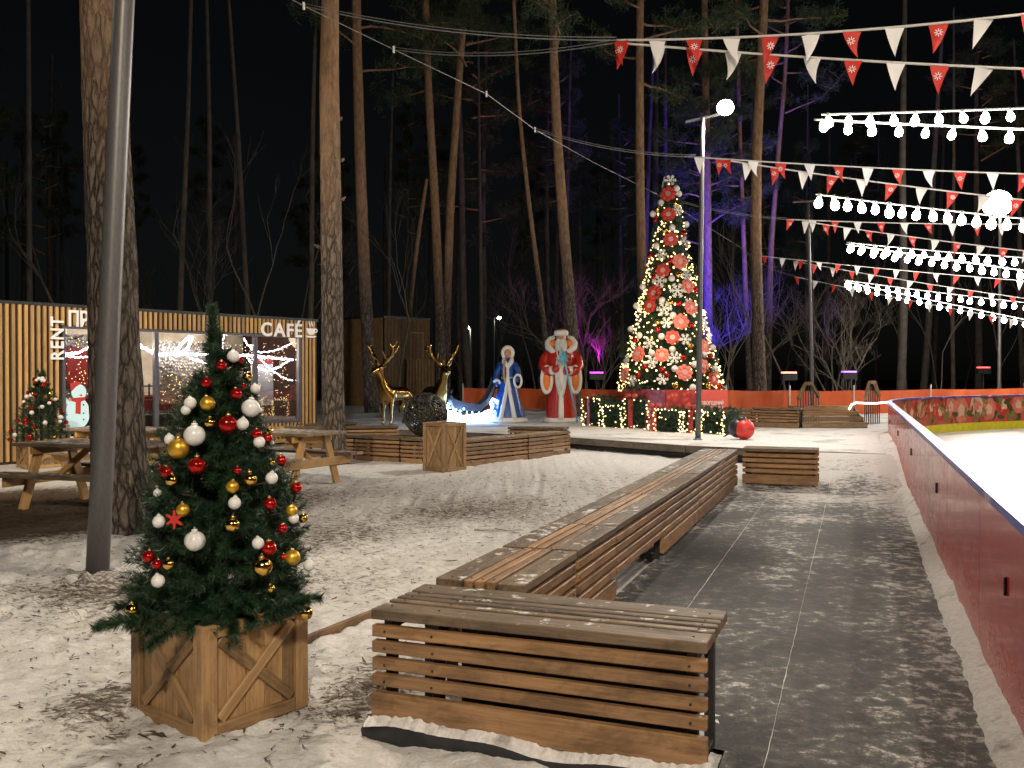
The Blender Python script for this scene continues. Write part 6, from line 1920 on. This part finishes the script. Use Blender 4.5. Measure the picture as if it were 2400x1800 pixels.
def bunting(label, left, start, end, sag=.05, ext=1.35, pitch=.42, first='r', size=1.0, seed=0):
    """left: where the wire is tied; start..end: where the flags hang"""
    rf = random.Random(seed)
    t = thing('bunting', label, 'bunting', start, 0, 'red and white bunting over the rink')
    o = Vector(start)
    pts = line_pts(start, end, sag, ext)
    cord = [p_ - o for p_ in pts]
    part('cord', MB().tube(cord, .013 * size, 6), M_CORD, t)
    if left is not None:
        w_ = [left.lerp(start, k / 14) - Vector((0, 0, .12 * 4 * (k / 14) * (1 - k / 14))) - o for k in range(15)]
        part('wire', MB().tube(w_, .007, 5), M_WIRE, t)
        part('wire', MB().tube([q + Vector((0, 0, .035)) for q in w_], .005, 5), M_WIRE, t)
    L = sum((pts[i + 1] - pts[i]).length for i in range(len(pts) - 1)); n = int(L / pitch)
    d = (end - start); ang = math.atan2(d.y, d.x)
    for k in range(n):
        q = (k + .15) / n; f_ = q * (len(pts) - 1); i = min(int(f_), len(pts) - 2); p_ = pts[i].lerp(pts[i + 1], f_ - i) - o
        c = 'r' if (k + (first == 'w')) % 2 == 0 else 'w'
        fl_ = link('flag', rf.choice(FLAGS[c]), t, p_ - Vector((0, 0, .01)), (rf.uniform(-.25, .35), rf.uniform(-.06, .06) - math.atan2((end - start).z, d.length), ang + rf.uniform(-.35, .35)))
        fl_.scale = (size,) * 3
        if c == 'r' and p_.length < 40 and start.y < 26:
            link('star_print', STAR, fl_, (0, -.028, -.10))
LBL = 'bunting of red and white flags'
c1 = D(712, 14, 12.4); c2 = D(923, 116, 13.8); c3 = D(1254, 304, 18.0); c4 = D(1545, 458, 24.8); c5 = D(1740, 583, 35)
a1 = D(1445, 94, 10.96)
bunting('highest and nearest bunting, rising to the top right corner', c1, a1, D(2400, 10, 9.4), .12, 1.4, .41, 'r', 1.0, 1)
bunting('nearest but lower bunting, falling to the right edge', c2, a1 + Vector((.0, .05, -.01)), D(2400, 152, 9.6), .05, 1.4, .42, 'r', 1.0, 2)
a2 = D(1630, 368, 16.9)
bunting('upper bunting of the second pair, just below the street lamp', c3, a2, D(2400, 402, 15.1), .05, 1.35, .46, 'w', 1.0, 3)
bunting('lower bunting of the second pair, crossing the upper one', None, D(1680, 372, 16.8), D(2400, 462, 15.2), .06, 1.35, .46, 'r', 1.0, 4)
bunting('upper bunting of the third pair, under the second bulb string', c4, D(1845, 514, 23.7), D(2400, 521, 21.9), .06, 1.3, .52, 'r', 1.0, 5)
bunting('lower bunting of the third pair, sinking to the right', None, D(1880, 518, 23.5), D(2400, 584, 22.0), .05, 1.3, .5, 'w', 1.0, 6)
bunting('small far bunting above the lowest bulb string', c5, D(1785, 600, 31), D(2400, 656, 28.3), .05, 1.2, .55, 'r', 1.0, 7)
bunting('small far bunting, middle one of the farthest three', None, D(1860, 612, 31), D(2400, 697, 28.5), .05, 1.2, .55, 'w', 1.0, 8)
bunting('farthest and lowest bunting, under the last bulb string', D(1740, 590, 36), D(1862, 648, 33), D(2400, 752, 30), .05, 1.2, .6, 'r', 1.0, 9)
# cable along the rink to which the wires are tied
cab = thing('support_cable', 'long support cable slanting back from the upper left over the deck', 'cable', c1)
cp = [D(560, -70, 11.4), c1, c2, D(1140, 220, 16), c3, D(1390, 380, 21), c4, D(1640, 520, 29.5), c5, D(1800, 628, 42)]
part('cable', MB().tube([q - c1 for q in cp], .006, 6), M_WIRE, cab)
for q in (c1, c2, D(1140, 220, 16), c3): part('clamp', MB().box(q - c1, (.03, .03, .1), bev=.005), M_WHITE, cab)

M_BULB = emit('bulb_glow', (1.0, .93, .84), 60)
M_SOCK = plain('bulb_socket', (0.6, 0.58, 0.55), .5)
bulb_me = MB().lathe([(.012, -.005), (.022, -.03), (.045, -.075), (.052, -.105), (.042, -.14), (.015, -.158)], 10).lathe([(.018, .025), (.024, .02), (.024, -.022), (.018, -.03)], 8, mi=1).mesh('bulb', [M_BULB, M_SOCK])
BSC = 1.15
def bulb_string(label, start, end, sag=.08, ext=1.6, pitch=.40, jitter=.02, tail=None, sc=1.0):
    t = thing('bulb_string', label, 'light string', start, 0, 'glowing bulb strings over the rink'); o = Vector(start)
    pts = line_pts(start, end, sag, ext)
    part('cable', MB().tube([p_ - o for p_ in pts], .016, 6), M_CORD, t)
    L = sum((pts[i + 1] - pts[i]).length for i in range(len(pts) - 1)); n = int(L / pitch)
    for k in range(n):
        q = (k + .3) / n; f_ = q * (len(pts) - 1); i = min(int(f_), len(pts) - 2); p_ = pts[i].lerp(pts[i + 1], f_ - i) - o
        b = link('bulb', bulb_me, t, p_ - Vector((0, 0, .015)), (rnd.uniform(-.2, .2), rnd.uniform(-.2, .2), 0)); b.scale = (sc * BSC * rnd.uniform(.92, 1.08),) * 3
    return t
bulb_string('nearest bulb string, its upper strand rising to the right', D(1925, 268, 14.3), D(2400, 250, 13.3), .02, 1.8, .30)
bulb_string('nearest bulb string, its lower strand sinking to the right', D(1908, 280, 14.4), D(2400, 300, 13.4), .02, 1.8, .36)
bulb_string('second bulb string below the middle buntings', D(1912, 455, 20.6), D(2400, 508, 19.2), .04, 1.6, .28, sc=1.5)
bulb_string('third bulb string, its upper strand', D(1985, 568, 28.4), D(2400, 600, 26.7), .05, 1.5, .33, sc=1.4)
bulb_string('third bulb string, its lower strand parting to the right', D(1983, 572, 28.5), D(2400, 632, 26.8), .03, 1.5, .33, sc=1.4)
bulb_string('lowest bulb string, its upper strand', D(1978, 656, 37), D(2400, 706, 34.5), .05, 1.4, .36, sc=1.5)
bulb_string('lowest bulb string, its lower strand', D(1982, 660, 37), D(2400, 746, 34.5), .04, 1.4, .36, sc=1.5)
# bulb strings added out of view over the ice for their light
bulb_string('added bulb string over the near ice, unseen, for its light', Vector((3.6, 4.2, 5.2)), Vector((8.2, 2.5, 5.0)), .2, 1.6, .4)
bulb_string('added bulb string over the ice beside the walkway, unseen, for its light', Vector((5.2, 9.0, 5.6)), Vector((9.9, 7.3, 5.2)), .2, 1.5, .4)
